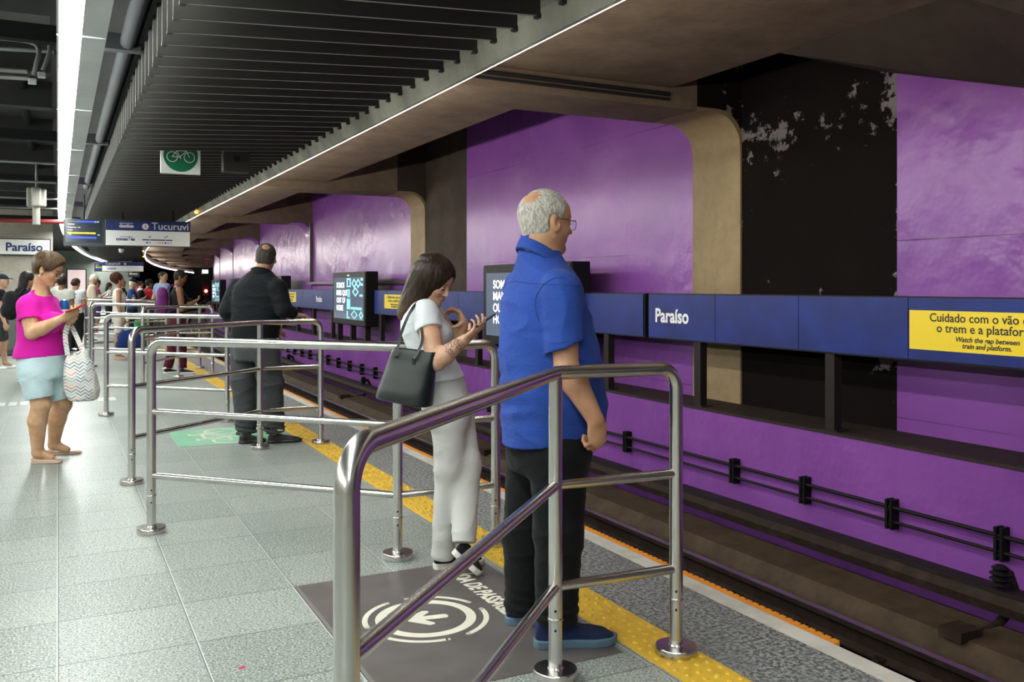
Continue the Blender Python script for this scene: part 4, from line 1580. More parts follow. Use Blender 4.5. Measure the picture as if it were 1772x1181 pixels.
def hand_sdf(p, W, d, n, s, curl=(30, 40, 30), th=(25, 20), sz=1.0, spread=0.0, fingers=None, thumb_dir=None):
    """W wrist, d towards the fingers, n the palm side normal, s towards the thumb; curl in degrees per joint"""
    d = nrm(d)
    n = np.array(n, float); n = nrm(n - d * (n @ d))
    s = np.array(s, float); s = s - d * (s @ d); s = nrm(s - n * (s @ n))
    W = np.array(W, float)
    R = np.stack([d, s, n], 1)
    r = ell(p, W + d * 0.048 * sz, (0.056 * sz, 0.042 * sz, 0.0165 * sz), R)
    r = smin(r, cone(p, W + d * 0.02 * sz + s * 0.018 * sz, W + d * 0.055 * sz + s * 0.026 * sz, 0.015 * sz, 0.012 * sz), 0.012)
    base = [0.030, 0.0105, -0.0095, -0.028]
    lens = [(0.042, 0.025, 0.020), (0.046, 0.029, 0.022), (0.043, 0.027, 0.021), (0.034, 0.021, 0.018)]
    fd = None
    for i in range(4):
        cu = fingers[i] if fingers else curl
        a = W + d * (0.088 - 0.006 * abs(i - 1.2)) * sz + s * base[i] * sz
        ang = 0.0
        dd = nrm(d + s * spread * (1.2 - i))
        rr = (0.0092, 0.0086, 0.0078, 0.0068)
        if i == 3:
            rr = tuple(q * 0.88 for q in rr)
        pts = [a]
        for j in range(3):
            ang += math.radians(cu[j])
            v = dd * math.cos(ang) + n * math.sin(ang)
            pts.append(pts[-1] + v * lens[i][j] * sz)
        c = chain(p, pts, [q * sz for q in rr], 0.003)
        fd = c if fd is None else np.minimum(fd, c)
    r = smin(r, fd, 0.009 * sz)
    a = W + d * 0.028 * sz + s * 0.032 * sz
    t0 = math.radians(th[0])
    v = nrm(d * math.cos(t0) + s * math.sin(t0) + n * 0.35) if thumb_dir is None else nrm(thumb_dir)
    b = a + v * 0.044 * sz
    t1 = math.radians(th[1])
    v2 = nrm(v + n * math.sin(t1) + d * 0.35)
    c_ = b + v2 * 0.032 * sz
    th_ = chain(p, [W + d * 0.012 * sz + s * 0.016 * sz, a, b, c_], [0.014 * sz, 0.0135 * sz, 0.0105 * sz, 0.0085 * sz], 0.006)
    return smin(r, th_, 0.010 * sz)


def bounds(pts, pad):
    pts = np.array(pts)
    return pts.min(0) - pad, pts.max(0) + pad


def hair_cap(C, R, s, off=0.010, crown=0.0, amp=0.0025, nape=-0.075, fr=0.080, frz=0.070, side=-0.02, seed=1, freq=160, vol=None, ears=True, cpos=(-0.062, 0.0, 0.098), csig=0.044):
    def f(p):
        q = (p - C) @ R / s
        d = ell(q, (-0.012, 0, 0.036), (0.099, 0.078, 0.087))
        d = smin(d, ell(q, (-0.025, 0, -0.02), (0.062, 0.066, 0.070)), 0.03)
        o = np.full(len(q), off)
        if crown:
            o = o - crown * (1 + 9 * folds(q, 33, 260, 0.05)) * np.exp(-((q[:, 0] - cpos[0]) ** 2 + (q[:, 1] - cpos[1]) ** 2 + (q[:, 2] - cpos[2]) ** 2) / csig ** 2)
        if vol is not None:
            o = o + vol(q)
        d = d - o - folds(q, seed, freq, amp, (1, 1, 0.6))
        c1 = (q[:, 0] - fr) * 0.874 - (q[:, 2] - frz) * 0.485
        c2 = (q[:, 0] - 0.025) * 0.555 - (q[:, 2] - side) * 0.832
        c3 = nape - q[:, 2]
        d = smax(d, c1, 0.01)
        d = smax(d, c2, 0.01)
        d = smax(d, c3, 0.01)
        for sd in (-1, 1):
            if ears:
                d = smax(d, -(ell(q, (-0.004, 0.083 * sd, -0.010), (0.021, 0.03, 0.034), ear_axes(sd)) - 0.004), 0.006)
        return d * s
    return f


def small_parts(C, R, s, root, hair_m, lips_m=None, closed=False, brows=True):
    H = lambda x, y, z: C + R @ (np.array([x, y, z]) * s)
    for sd in (-1, 1):
        if brows:
            MB().tube([H(0.090, 0.014 * sd, 0.020), H(0.0925, 0.030 * sd, 0.026), H(0.080, 0.050 * sd, 0.021)], [0.0032 * s, 0.0038 * s, 0.002 * s], 6).build('eyebrow', hair_m, root, smooth=True)
        e = MB().tube([H(0.0885, 0.019 * sd, -0.005), H(0.0928, 0.032 * sd, -0.0065 if closed else -0.002), H(0.083, 0.046 * sd, -0.004)], [0.0016 * s, 0.0028 * s, 0.0016 * s], 6)
        e.build('eye', 'ink', root, smooth=True)
    if lips_m:
        for z_, r_ in ((-0.0615, 0.0034), (-0.0700, 0.0040)):
            pts = spline([H(0.083, -0.0195, -0.0655), H(0.0915, -0.011, z_), H(0.0940, 0, z_), H(0.0915, 0.011, z_), H(0.083, 0.0195, -0.0655)], 16)
            n_ = len(pts)
            MB().tube(pts, [(0.0008 + (r_ - 0.0008) * math.sin(PI * i / (n_ - 1)) ** 0.7) * s for i in range(n_)], 10).build('lip', lips_m, root, smooth=True)


def glasses(C, R, s, root, mt, r=0.0011, rim=True, lens=True):
    H = lambda x, y, z: C + R @ (np.array([x, y, z]) * s)
    g = empty('spectacles', tuple(C))
    g.parent = root
    g.matrix_parent_inverse = parent_world(root).inverted()
    fr = MB()
    for sd in (-1, 1):
        loop = []
        for k in range(20):
            a = 2 * PI * k / 20
            w, h = 0.026, 0.019
            e = 3.2
            cx, cz = math.cos(a), math.sin(a)
            rr = (abs(cx) ** e + abs(cz) ** e) ** (-1 / e)
            loop.append(H(0.107 - 0.004 * abs(cx * rr), 0.033 * sd + w * cx * rr, -0.004 + h * cz * rr))
        fr.tube(loop, r * s, 6, closed=True)
        if lens:
            MB().poly(loop).build('lens', 'glass', g)
        fr.tube([H(0.100, 0.060 * sd, 0.006), H(0.06, 0.076 * sd, 0.010), H(0.0, 0.081 * sd, 0.012), H(-0.014, 0.082 * sd, 0.004), H(-0.024, 0.081 * sd, -0.014)], r * 1.1 * s, 6)
    fr.tube([H(0.106, -0.008, 0.003), H(0.109, 0, 0.005), H(0.106, 0.008, 0.003)], r * s, 6)
    fr.build('spectacle_frame', mt, g, smooth=True)


def shoe(root, heel, toe, w, up_m, sole_m, vox=0.005, height=0.085, sole=0.028, low=False, tilt=None, name='shoe', ankle=None):
    """heel and toe are the ends of the sole on the ground"""
    heel, toe = np.array(heel, float), np.array(toe, float)
    d = nrm(toe - heel)
    Ln = np.linalg.norm(toe - heel)
    side = nrm(np.cross(np.array([0, 0, 1.0]), d))
    up = np.cross(d, side)
    pt = lambda a, z: heel + d * (Ln * a) + up * z

    def foot(p, grow):
        q = p - heel
        x = (q @ d) / Ln
        y = q @ side
        hw = np.interp(x, [0.0, 0.03, 0.12, 0.3, 0.5, 0.72, 0.88, 0.96, 1.0], np.array([0.25, 0.55, 0.72, 0.70, 0.78, 1.0, 0.86, 0.55, 0.22]) * w * 0.5) + grow
        ex = np.maximum(-x, x - 1) * Ln - grow
        return smax(np.abs(y) - hw, ex, 0.012)

    def f_up(p):
        q = p - heel
        x = (q @ d) / Ln
        z = q @ up
        if low:
            top = np.interp(x, [0, 0.1, 0.3, 0.55, 0.8, 1.0], [0.055, 0.050, 0.036, 0.036, 0.030, 0.018])
        else:
            top = np.interp(x, [0, 0.06, 0.3, 0.45, 0.62, 0.85, 1.0], [height * 0.9, height, height, height * 0.86, height * 0.70, height * 0.55, height * 0.30])
        base = foot(p, -0.003 - 0.12 * np.clip(z - 0.02, 0, 1) * (0.6 if not low else 0.4))
        r = smax(base, z - top, 0.018)
        r = smax(r, 0.006 - z, 0.004)
        return r

    def f_so(p):
        z = (p - heel) @ up
        x = ((p - heel) @ d) / Ln
        sp = np.clip((x - 0.8) / 0.2, 0, 1) ** 2 * 0.012
        return smax(foot(p, 0.002), np.maximum(z - sole, sp - z), 0.005)
    lo, hi = bounds([heel, toe, pt(0, 0.12), pt(1, 0.12)], 0.07)
    o = surface(f_up, lo, hi, vox, name, up_m, root)
    so = surface(f_so, lo, hi, vox, 'sole', sole_m, root)
    so.parent = o
    return o


def tube_sleeve(p, pts, rad, hem_pt, hem_dir, k=0.02, hole=0.0):
    """open sleeve: a chain of cones cut square at hem_pt"""
    d = chain(p, pts, rad, k)
    return smax(d, (p - np.array(hem_pt)) @ nrm(hem_dir), 0.006)


def seam(f, starts, direction, name, mt, parent, r=0.0012):
    """stitched seam laid on the surface f, found by marching from each start point along direction"""
    out = []
    for i, a in enumerate(starts):
        a = np.array(a, float)
        d = nrm(direction[i] if isinstance(direction, list) else direction)
        for _ in range(60):
            v = float(f(a[None])[0])
            if v < 0.0006:
                break
            a = a + d * max(0.0004, v * 0.8)
        out.append(a)
    return MB().tube(out, r, 5).build(name, mt, parent, smooth=True)


LAST = {}



SK = {'tan': skin('skin_tan', (0.43, 0.235, 0.135)), 'light': skin('skin_light', (0.52, 0.315, 0.21)), 'warm': skin('skin_warm', (0.60, 0.37, 0.22)),
      'brown': skin('skin_brown', (0.21, 0.095, 0.048)), 'olive': skin('skin_olive', (0.40, 0.23, 0.14)), 'mid': skin('skin_mid', (0.33, 0.175, 0.10))}
LIPS = M('lips', (0.36, 0.15, 0.115), 0.5)
HAIR = {'black': mat_hair('black_hair', (0.008, 0.007, 0.007), (0.022, 0.018, 0.017)), 'dark': mat_hair('dark_brown_hair', (0.022, 0.013, 0.009), (0.055, 0.034, 0.022)),
        'brown': mat_hair('brown_hair', (0.035, 0.021, 0.012), (0.105, 0.066, 0.036)), 'grey': mat_grey_hair(),
        'salt': mat_hair('dark_grey_hair', (0.022, 0.019, 0.016), (0.075, 0.065, 0.055), 0.6), 'white': mat_hair('white_hair', (0.45, 0.42, 0.36), (0.62, 0.58, 0.5), 0.6),
        'auburn': mat_hair('auburn_hair', (0.028, 0.010, 0.008), (0.085, 0.030, 0.022), 0.8, 160)}


def along(pts, t):
    pts = [np.array(q, float) for q in pts]
    i = min(int(t), len(pts) - 2)
    return pts[i] + (pts[i + 1] - pts[i]) * (t - i), nrm(pts[i + 1] - pts[i])


def build_person(c):
    base = np.array([*c['base'], 0.0])
    root = empty('person', base, c['label'], 'person')
    vox = c['vox']
    F, L = axes(c['az'])
    C, yaw, pitch, roll, hs = c['head']
    C = np.array(C, float)
    R = head_frame(yaw, pitch, roll)
    arms, legs = c['arms'], c['legs']
    ar, lr = c.get('arm_r', (0.050, 0.042, 0.027)), c.get('leg_r', (0.085, 0.056, 0.040))
    npt, nr = np.array(c['neck'][0], float), c['neck'][1]
    bsp = [(s[0], s[1] * 0.86, s[2] * 0.86) for s in c['spine']]
    htop = C + R @ np.array([-0.02, 0, -0.055]) * hs
    low = c.get('skin_legs', False)

    def body(p):
        d = head_sdf(p, C, R, hs, c.get('fem', False), c.get('jaw', 1.0))
        d = smin(d, cone(p, npt, htop, nr * 1.12, nr), 0.025)
        t = loft(p, bsp, F, L)
        for sd in arms:
            S, E_, W_ = arms[sd]
            t = smin(t, cone(p, npt - np.array([0, 0, 0.03]), S, nr * 0.8, ar[0] * 0.9), 0.04)
        d = smin(d, t, 0.035)
        for sd in arms:
            S, E_, W_ = arms[sd]
            m1 = np.array(S) * 0.5 + np.array(E_) * 0.5
            fa = np.array(E_) * 0.68 + np.array(W_) * 0.32
            a = chain(p, [S, m1, E_, fa, W_], [ar[0], ar[0] * 0.96, ar[1] * 0.93, ar[1], ar[2]], 0.012)
            h = c.get('hands', {}).get(sd)
            if h:
                a = smin(a, hand_sdf(p, W_, **h), 0.018)
            d = smin(d, a, 0.022)
        for sd in legs:
            H_, K_, A_ = legs[sd]
            cf = np.array(K_) * 0.66 + np.array(A_) * 0.34 - F * 0.018
            lq = 1.0 if low else 0.72
            a = chain(p, [H_, K_, cf if low else np.array(K_) * 0.66 + np.array(A_) * 0.34, A_], [lr[0] * lq, lr[1] * lq, lr[1] * 1.02 * lq, lr[2] * lq], 0.02)
            if low:
                a = smin(a, cone(p, A_, np.array(A_) + np.array([0, 0, -0.045]) + nrm(np.array(c['shoes'][sd][1]) - np.array(c['shoes'][sd][0])) * 0.10, lr[2] * 1.0, 0.026), 0.02)
                a = smin(a, ell(p, np.array(K_) + F * 0.022, (0.042, 0.042, 0.05)), 0.03)
            d = smin(d, a, 0.02)
        return d
    pts = [C + R @ np.array([0, 0, 0.14]) * hs, C + R @ np.array([0.12, 0, 0]) * hs] + [s[0] for s in c['spine']]
    for sd in arms:
        pts += list(arms[sd])
    for sd in legs:
        pts += list(legs[sd])
    lo, hi = bounds(pts, 0.19)
    lo[2] = max(lo[2], 0.008)
    surface(body, lo, hi, vox, 'body', SK[c['skin']], root)

    # ---- upper garment
    T = c.get('top')
    if T:
        sp = [(s[0], s[1] + T.get('off', 0.0), s[2] + T.get('off', 0.0)) for s in T.get('spine', c['spine'])]

        def top(p):
            t = loft(p, sp, F, L, T.get('e', 2.2))
            for b in T.get('bumps', []):
                t = smin(t, ell(p, *b), 0.05)
            for sd in arms:
                S, E_, W_ = arms[sd]
                if T.get('sleeve', 0) > 0:
                    t = smin(t, cone(p, npt - np.array([0, 0, T.get('yoke', 0.035)]), S, nr * 0.85, T['sr'][0] * 0.86), 0.045)
                    hp, hd = along([S, E_, W_], T['sleeve'])
                    hd = nrm(hd + np.array(T.get('hemskew', (0, 0, 0)), float))
                    path = [S, E_, W_] if T['sleeve'] > 1 else [S, E_]
                    rr = list(T['sr'][:len(path)])
                    s_ = chain(p, path, rr, 0.02)
                    s_ = s_ - folds(p, 3, 26, T.get('sf', 0.004), (1, 1, 1.6))
                    s_ = smax(s_, (p - hp) @ hd, 0.004)
                    ho = cone(p, hp - hd * 0.05, hp + hd * 0.2, np.interp(T['sleeve'], [0, 1, 2], np.resize(rr, 3)) - T.get('wall', 0.016), np.interp(T['sleeve'], [0, 1, 2], np.resize(rr, 3)) - T.get('wall', 0.016))
                    s_ = smax(s_, -ho, 0.004)
                    t = smin(t, s_, T.get('sk', 0.03))
                else:
                    w = T.get('strap', 0.04)
                    t = smin(t, cone(p, npt * 0.45 + np.array(S) * 0.55 - np.array([0, 0, 0.06]), npt * 0.5 + np.array(S) * 0.5, w, w * 0.8), 0.03)
            t = t - folds(p, T.get('seed', 5), T.get('ff', 17), T.get('fold', 0.005), (1, 1, T.get('fs', 1.7)))
            if 'extra' in T:
                t = T['extra'](p, t)
            hz = T['hem'] + T.get('hemtilt', 0.0) * ((p - base) @ F)
            t = smax(t, hz - p[:, 2], 0.006)
            # hollow hem
            inner = loft(p, [(s[0], s[1] - 0.012, s[2] - 0.012) for s in sp], F, L)
            t = smax(t, -smax(inner, p[:, 2] - hz - 0.03, 0.004), 0.003)
            nk = T.get('neckhole')
            if nk:
                t = smax(t, -ell(p, *nk), 0.006)
            return t
        pts2 = [s[0] for s in sp] + [npt]
        for sd in arms:
            pts2 += [arms[sd][0], along(arms[sd], max(0.3, T.get('sleeve', 0)))[0]]
        lo, hi = bounds(pts2, 0.25)
        surface(top, lo, hi, vox, T.get('name', 'shirt'), T['mat'], root)
        LAST['top'] = top

    # ---- lower garment
    B = c.get('bottom')
    if B:
        sp2 = B['spine']

        def bot(p):
            t = loft(p, sp2, F, L, 2.2)
            for sd in legs:
                H_, K_, A_ = [np.array(q, float) for q in legs[sd]]
                hp, hd = along([H_, K_, A_], B['end'])
                path = [H_, K_] if B['end'] <= 1 else [H_, K_, A_ + nrm(A_ - K_) * 0.06]
                rr = B['r'][:len(path)]
                s_ = chain(p, path, rr, 0.03)
                kz = np.exp(-((p[:, 2] - K_[2]) / 0.10) ** 2)
                az_ = np.exp(-((p[:, 2] - A_[2] - 0.03) / 0.07) ** 2)
                s_ = s_ - folds(p, 9, 24, B.get('fold', 0.004), (0.7, 0.7, 1.7)) * (0.5 + kz + az_) - B.get('stack', 0.0) * az_ * np.sin(p[:, 2] * 150 + p[:, 0] * 20)
                s_ = smax(s_, (p - hp) @ hd, 0.004)
                if B.get('hollow', True):
                    rh = (rr[1] if B['end'] <= 1 else rr[2]) - 0.010
                    s_ = smax(s_, -cone(p, hp - hd * 0.03, hp + hd * 0.2, rh, rh), 0.003)
                t = smin(t, s_, B.get('k', 0.035))
            return t
        pts2 = [s[0] for s in sp2]
        for sd in legs:
            pts2 += list(legs[sd])
        lo, hi = bounds(pts2, 0.24)
        lo[2] = max(lo[2], 0.006)
        surface(bot, lo, hi, vox, B.get('name', 'trousers'), B['mat'], root)

    for sd, s in c.get('shoes', {}).items():
        shoe(root, s[0], s[1], s[2], s[3], s[4], max(0.004, vox * 0.9), **(s[5] if len(s) > 5 else {}))
    if 'hair' in c:
        h = c['hair']
        lo, hi = bounds([C], 0.24 * hs)
        surface(h[0](C, R, hs), lo, hi, vox * h[2] if len(h) > 2 else vox, 'hair', h[1], root)
    return root, C, R, F, L


def SPN(rows):
    """rows of (u, v, depth, half depth, half width), any order -> lowest first"""
    return sorted([(P(r[0], r[1], r[2]), r[3], r[4]) for r in rows], key=lambda q: q[0][2])


Z = np.array([0, 0, 1.0])

# ---- man in the blue shirt
BL = cloth('royal_blue_cotton', (0.020, 0.058, 0.285), 0.80, 0.85, 0.30)
BKP = cloth('black_trousers_cloth', (0.0048, 0.0052, 0.006), 0.75, 0.9, 0.3)
sp = SPN([(958, 775, 3.6, .200, .20), (958, 745, 3.6, .203, .20), (959, 690, 3.6, .207, .205), (951, 620, 3.6, .197, .21), (943, 560, 3.6, .170, .215), (940, 510, 3.6, .145, .205),
          (938, 478, 3.6, .115, .175), (934, 455, 3.6, .092, .120), (934, 440, 3.6, .080, .088), (936, 424, 3.6, .076, .074), (937, 404, 3.6, .081, .079)])
arms = {'R': (P(972, 503, 3.43), P(980, 636, 3.39), P(1030, 726, 3.36)), 'L': (P(905, 500, 3.77), P(912, 632, 3.85), P(965, 715, 3.92))}
aR = nrm(arms['R'][2] - arms['R'][1])
RV = np.array([CS, -SN, 0]); DV = np.array([SN, CS, 0])       # image right, away from the camera
hd = nrm(-Z * 0.96 + RV * 0.10)
legs = {'R': (P(966, 785, 3.50), P(967, 925, 3.50), P(962, 1078, 3.50)), 'L': (P(926, 785, 3.70), P(910, 925, 3.74), P(908, 1058, 3.75))}
NAVY = cloth('navy_knit', (0.012, 0.024, 0.075), 0.6, 0.8, 0.5)
TEAL = M('blue_grey_sole', (0.07, 0.125, 0.175), 0.6, bump=0.5, bscale=120, bdist=0.004)
hC = P(944, 385, 3.60)


def blue_extra(p, t):
    # raised yoke across the shoulders, and drag folds at the small of the back
    c0 = sp[5][0]
    q = (p - c0)
    wz = np.exp(-((p[:, 2] - (sp[2][0][2] + 0.02)) / 0.10) ** 2)
    t = t - 0.0055 * wz * np.sin(p[:, 2] * 95 + q[:, 1] * 16 + 2 * np.sin(q[:, 0] * 9)) * np.clip(-(q @ np.array([0.75, -0.65, 0])) * 6 + 0.4, 0, 1)
    return t


root, C, R, F, L = build_person(dict(
    label='older man with grey hair and glasses in a blue short-sleeved shirt', base=(1.74, 3.17), az=0, vox=0.0052, skin='tan',
    head=(hC, 1, 3, 0, 1.03), neck=(P(933, 462, 3.6), 0.066), jaw=1.16, spine=sp, arms=arms, arm_r=(.056, .050, .032),
    hands={'R': dict(d=hd, n=nrm(DV * 0.75 - RV * 0.6), s=nrm(RV * 0.75 + DV * 0.6), fingers=[(55, 75, 45), (58, 78, 45), (62, 80, 45), (66, 80, 45)], th=(12, 25), sz=1.06),
           'L': dict(d=-Z, n=nrm(-DV), s=nrm(RV))},
    legs=legs, leg_r=(.10, .065, .045),
    top=dict(mat=BL, sleeve=0.76, sr=(0.080, 0.082, 0.06), hem=P(958, 752, 3.6)[2], hemtilt=0.22, fold=0.010, ff=13, yoke=0.03, sf=0.003, sk=0.014, wall=0.022, hemskew=(0.27, -0.14, 0), extra=blue_extra, name='shirt'),
    bottom=dict(mat=BKP, spine=SPN([(948, 815, 3.6, .150, .165), (950, 785, 3.6, .165, .178), (952, 735, 3.6, .165, .18)]), r=(0.118, 0.094, 0.080), end=1.99, fold=0.005, stack=0.004),
    shoes={'R': (G(924, 1121), G(1067, 1112), 0.112, NAVY, TEAL, dict(height=0.10, sole=0.036)), 'L': (G(874, 1080), G(1000, 1075), 0.11, NAVY, TEAL, dict(height=0.10, sole=0.036))},
    hair=(lambda C, R, s: hair_cap(C, R, s, 0.0075, 0.0125, 0.0009, -0.072, 0.070, 0.085, -0.018, 4, 230, cpos=(-0.078, -0.02, 0.088), csig=0.048), HAIR['grey'], 0.75)))
# collar and chest pocket
cc = P(939, 448, 3.6)


def collar(c, a, b, F, L, tilt, h0, h1, th, fl_=0.9):
    def f(p):
        q = p - c
        lf, ll = q @ F, q @ L
        hh = q[:, 2] + tilt * lf
        fl = 1 - fl_ * (hh - h0)
        r = np.sqrt((lf / a) ** 2 + (ll / b) ** 2)
        d1 = np.abs((r - fl) * min(a, b)) - th
        d = smax(d1, np.maximum(hh - h1, h0 - hh), 0.004)
        # open at the throat
        return smax(d, -cone(p, c + F * a * 1.0 + Z * 0.2, c + F * a * 1.0 - Z * 0.2, 0.03, 0.03), 0.004)
    return f


SEAM = cloth('blue_seam', (0.008, 0.022, 0.12), 0.8, 0.9, 0.1)
tf = LAST['top']
yz = P(935, 487, 3.6)[2]
ctr = P(938, 487, 3.6)
an = np.linspace(-110, 110, 40)
dirs = [np.array([-math.cos(math.radians(q)), -math.sin(math.radians(q)), 0.0]) for q in an]
seam(tf, [ctr + d_ * 0.40 + Z * (-0.012 * abs(q) / 60) for d_, q in zip(dirs, an)], [-d_ for d_ in dirs], 'yoke_seam', SEAM, root)
S_, E2 = arms['R'][0], arms['R'][1]
axs = nrm(E2 - S_)
oa = nrm(np.cross(axs, np.array([1.0, 0, 0]))); ob = np.cross(axs, oa)
for tq, rq, nm_ in ((0.70, 0.16, 'sleeve_stitch'),):
    cq = S_ + (E2 - S_) * tq
    ds = [oa * math.cos(q) + ob * math.sin(q) for q in np.linspace(-2.6, 1.2, 36)]
    ds = [d_ for d_ in ds if d_ @ DV < -0.25]
    seam(tf, [cq + d_ * rq for d_ in ds], [-d_ for d_ in ds], nm_, SEAM, root, 0.0009)
ah = [P(u_, v_, 3.1) for u_, v_ in ((986, 479), (968, 480), (950, 489), (938, 504), (931, 520), (931, 541), (938, 563))]
seam(tf, spline(ah, 30), DV, 'armhole_seam', SEAM, root)
surface(collar(cc, 0.106, 0.098, F, L, 0.60, -0.024, 0.032, 0.006, 3.2), cc - 0.2, cc + 0.2, 0.005, 'collar', BL, root)
small_parts(C, R, 1.03, root, HAIR['salt'])
glasses(C, R, 1.03, root, 'black')

# ---- woman in the white top
WT = cloth('white_jersey', (0.62, 0.655, 0.68), 0.93, 0.85, 0.22)
GT = cloth('pale_grey_trousers_cloth', (0.50, 0.50, 0.485), 0.90, 0.85, 0.25)
d0 = 4.45
sp = SPN([(770, 672, d0, .105, .160), (768, 655, d0, .105, .155), (757, 632, d0, .098, .145), (741, 600, d0, .104, .14), (733, 570, d0, .110, .15), (729, 543, d0, .098, .155), (729, 526, d0, .070, .13),
          (731, 515, d0, .045, .06)])
arms = {'R': (P(737, 541, 4.30), P(755, 627, 4.20), P(803, 589, 4.17)), 'L': (P(742, 541, 4.60), P(788, 592, 4.56), P(803, 563, 4.50))}
legs = {'R': (P(776, 705, 4.38), P(777, 810, 4.37), P(767, 948, 4.44)), 'L': (P(785, 705, 4.53), P(808, 805, 4.42), P(803, 925, 4.30))}
SBLK = cloth('black_mesh', (0.012, 0.012, 0.013), 0.7, 0.7, 0.4)
SWH = M('white_rubber', (0.62, 0.60, 0.57), 0.5, col2=(0.50, 0.47, 0.42), scale=30)
hC = P(750, 486, 4.40)
dphone = nrm(P(835, 563, 4.14) - P(803, 589, 4.17))


def bust(u, v, d, r):
    return (P(u, v, d), r)


long_hair_frame = {}


def long_hair(C, R, s):
    def f(p):
        q = (p - C) @ R / s
        st = folds(q, 2, 60, 0.0035, (1, 1, 0.25)) + folds(q, 12, 150, 0.0016, (1, 1, 0.2))
        d = ell(q, (-0.010, 0, 0.038), (0.115, 0.095, 0.101))
        # curtain hanging straight down in the world, not with the head
        w = p - C
        yy = w[:, :2] @ HF[:2]
        ss = w[:, :2] @ HL[:2]
        bot = -0.175
        hw = np.interp(w[:, 2], [-0.20, -0.10, 0.0, 0.05, 0.10], [0.060, 0.078, 0.088, 0.080, 0.045])
        cy = np.interp(w[:, 2], [-0.20, -0.10, 0.0, 0.05, 0.10], [-0.125, -0.090, -0.045, -0.025, -0.01])
        cw = np.interp(w[:, 2], [-0.20, -0.10, 0.0, 0.05, 0.10], [0.100, 0.108, 0.098, 0.085, 0.05])
        e = (np.sqrt(((yy - cy) / hw) ** 2 + (ss / cw) ** 2) - 1) * 0.075
        e = smax(e, np.maximum(bot - w[:, 2] - 0.02 * np.sin(ss * 60), w[:, 2] - 0.11), 0.035)
        d = smin(d, e, 0.055)
        d = d - st
        # face opening
        fo = ell(q, (0.125, 0.0, -0.045), (0.082, 0.060, 0.118))
        d = smax(d, -fo, 0.012)
        # parting down the crown
        d = d + 0.006 * np.exp(-(q[:, 1] / 0.004) ** 2) * (q[:, 2] > 0.05)
        return d * s
    return f


HF, HL = axes(-40)
root, C, R, F, L = build_person(dict(
    label='young woman with long brown hair, white top and pale grey trousers', base=(1.70, 4.15), az=-33, vox=0.005, skin='light', fem=True,
    head=(hC, -52, 27, 3, 0.95), neck=(P(733, 520, 4.45), 0.048), jaw=0.92, spine=sp, arms=arms, arm_r=(.051, .044, .026),
    hands={'R': dict(d=dphone, n=nrm(Z * 0.75 - RV * 0.45 + DV * 0.3), s=nrm(DV * 0.75 - RV * 0.25 + Z * 0.5), fingers=[(8, 22, 15), (14, 32, 25), (22, 42, 30), (30, 46, 35)], sz=0.88,
                     thumb_dir=nrm(Z * 0.8 + DV * 0.35 - RV * 0.1)),
           'L': dict(d=nrm(Z * 0.85 - RV * 0.35 - DV * 0.15), n=nrm(-RV * 0.85 - Z * 0.3 - DV * 0.35), s=nrm(-DV * 0.8 + RV * 0.1), fingers=[(38, 30, 18), (45, 40, 25), (50, 46, 28), (52, 50, 30)], sz=0.88,
                     thumb_dir=nrm(-RV * 0.75 - Z * 0.55 - DV * 0.2))},
    legs=legs, leg_r=(.085, .055, .038),
    top=dict(mat=WT, sleeve=0.34, sr=(0.062, 0.060, 0.05), hem=P(770, 657, d0)[2], hemtilt=0.10, fold=0.003, ff=22, yoke=0.03, sf=0.003, name='t_shirt',
             bumps=[bust(761, 577, 4.36, (.050, .050, .055)), bust(766, 577, 4.48, (.050, .050, .055))],
             neckhole=(P(738, 514, 4.42), (0.06, 0.075, 0.03))),
    bottom=dict(mat=GT, spine=SPN([(775, 735, d0, .115, .15), (774, 705, d0, .125, .16), (770, 675, d0, .110, .155), (768, 655, d0, .096, .145), (763, 640, d0, .088, .135)]), r=(0.096, 0.068, 0.057), hollow=False, end=2.12, fold=0.0045, stack=0.0),
    shoes={'R': (G(750, 986), G(838, 976), 0.092, SBLK, SWH, dict(height=0.085, sole=0.032)),
           'L': (P(781, 958, 4.32), P(829, 998, 4.345), 0.092, SBLK, SWH, dict(height=0.085, sole=0.030))},
    hair=(long_hair, mat_hair('long_brown_hair', (0.010, 0.006, 0.0045), (0.034, 0.021, 0.013), 0.40, 110, (0.15, 0.098, 0.054), 1.14, 1.38), 0.9)))
small_parts(C, R, 0.95, root, HAIR['dark'], LIPS, closed=True)
# tattoo on the near forearm: dark drawn lines that follow the skin
tm = M('tattoo_ink', (0.17, 0.11, 0.085), 0.6)
E_, W_ = arms['R'][1], arms['R'][2]
ax = nrm(W_ - E_)
o1 = nrm(np.cross(ax, DV)); o2 = nrm(np.cross(ax, o1))
if o2 @ DV > 0:
    o2 = -o2
rsd = np.random.RandomState(4)
tt = MB()
for i in range(16):
    t0 = 0.45 + 0.48 * rsd.rand()
    ph = rsd.rand() * 1.6 - 0.8
    pts = []
    for k in range(9):
        t = t0 + 0.055 * math.cos(k * 0.75 + i) * (0.4 + k / 9)
        a = ph + 0.45 * math.sin(k * 0.75 + i)
        rr_ = np.interp(t, [0.32, 1.0], [0.0445, 0.0268]) + 0.0006
        pts.append(E_ + (W_ - E_) * t + (o2 * math.cos(a) + o1 * math.sin(a)) * rr_)
    tt.tube(pts, 0.0013, 5)
tt.build('tattoo', tm, root)
# phone in her right hand
pc = P(834, 559, 4.165)
pd = nrm(P(849, 549, 4.17) - P(815, 571, 4.17))
pn = nrm(Z * 0.72 - RV * 0.55)
pn = nrm(pn - pd * (pn @ pd))
ps = np.cross(pn, pd)
Rp = np.stack([pd, ps, pn], 1)


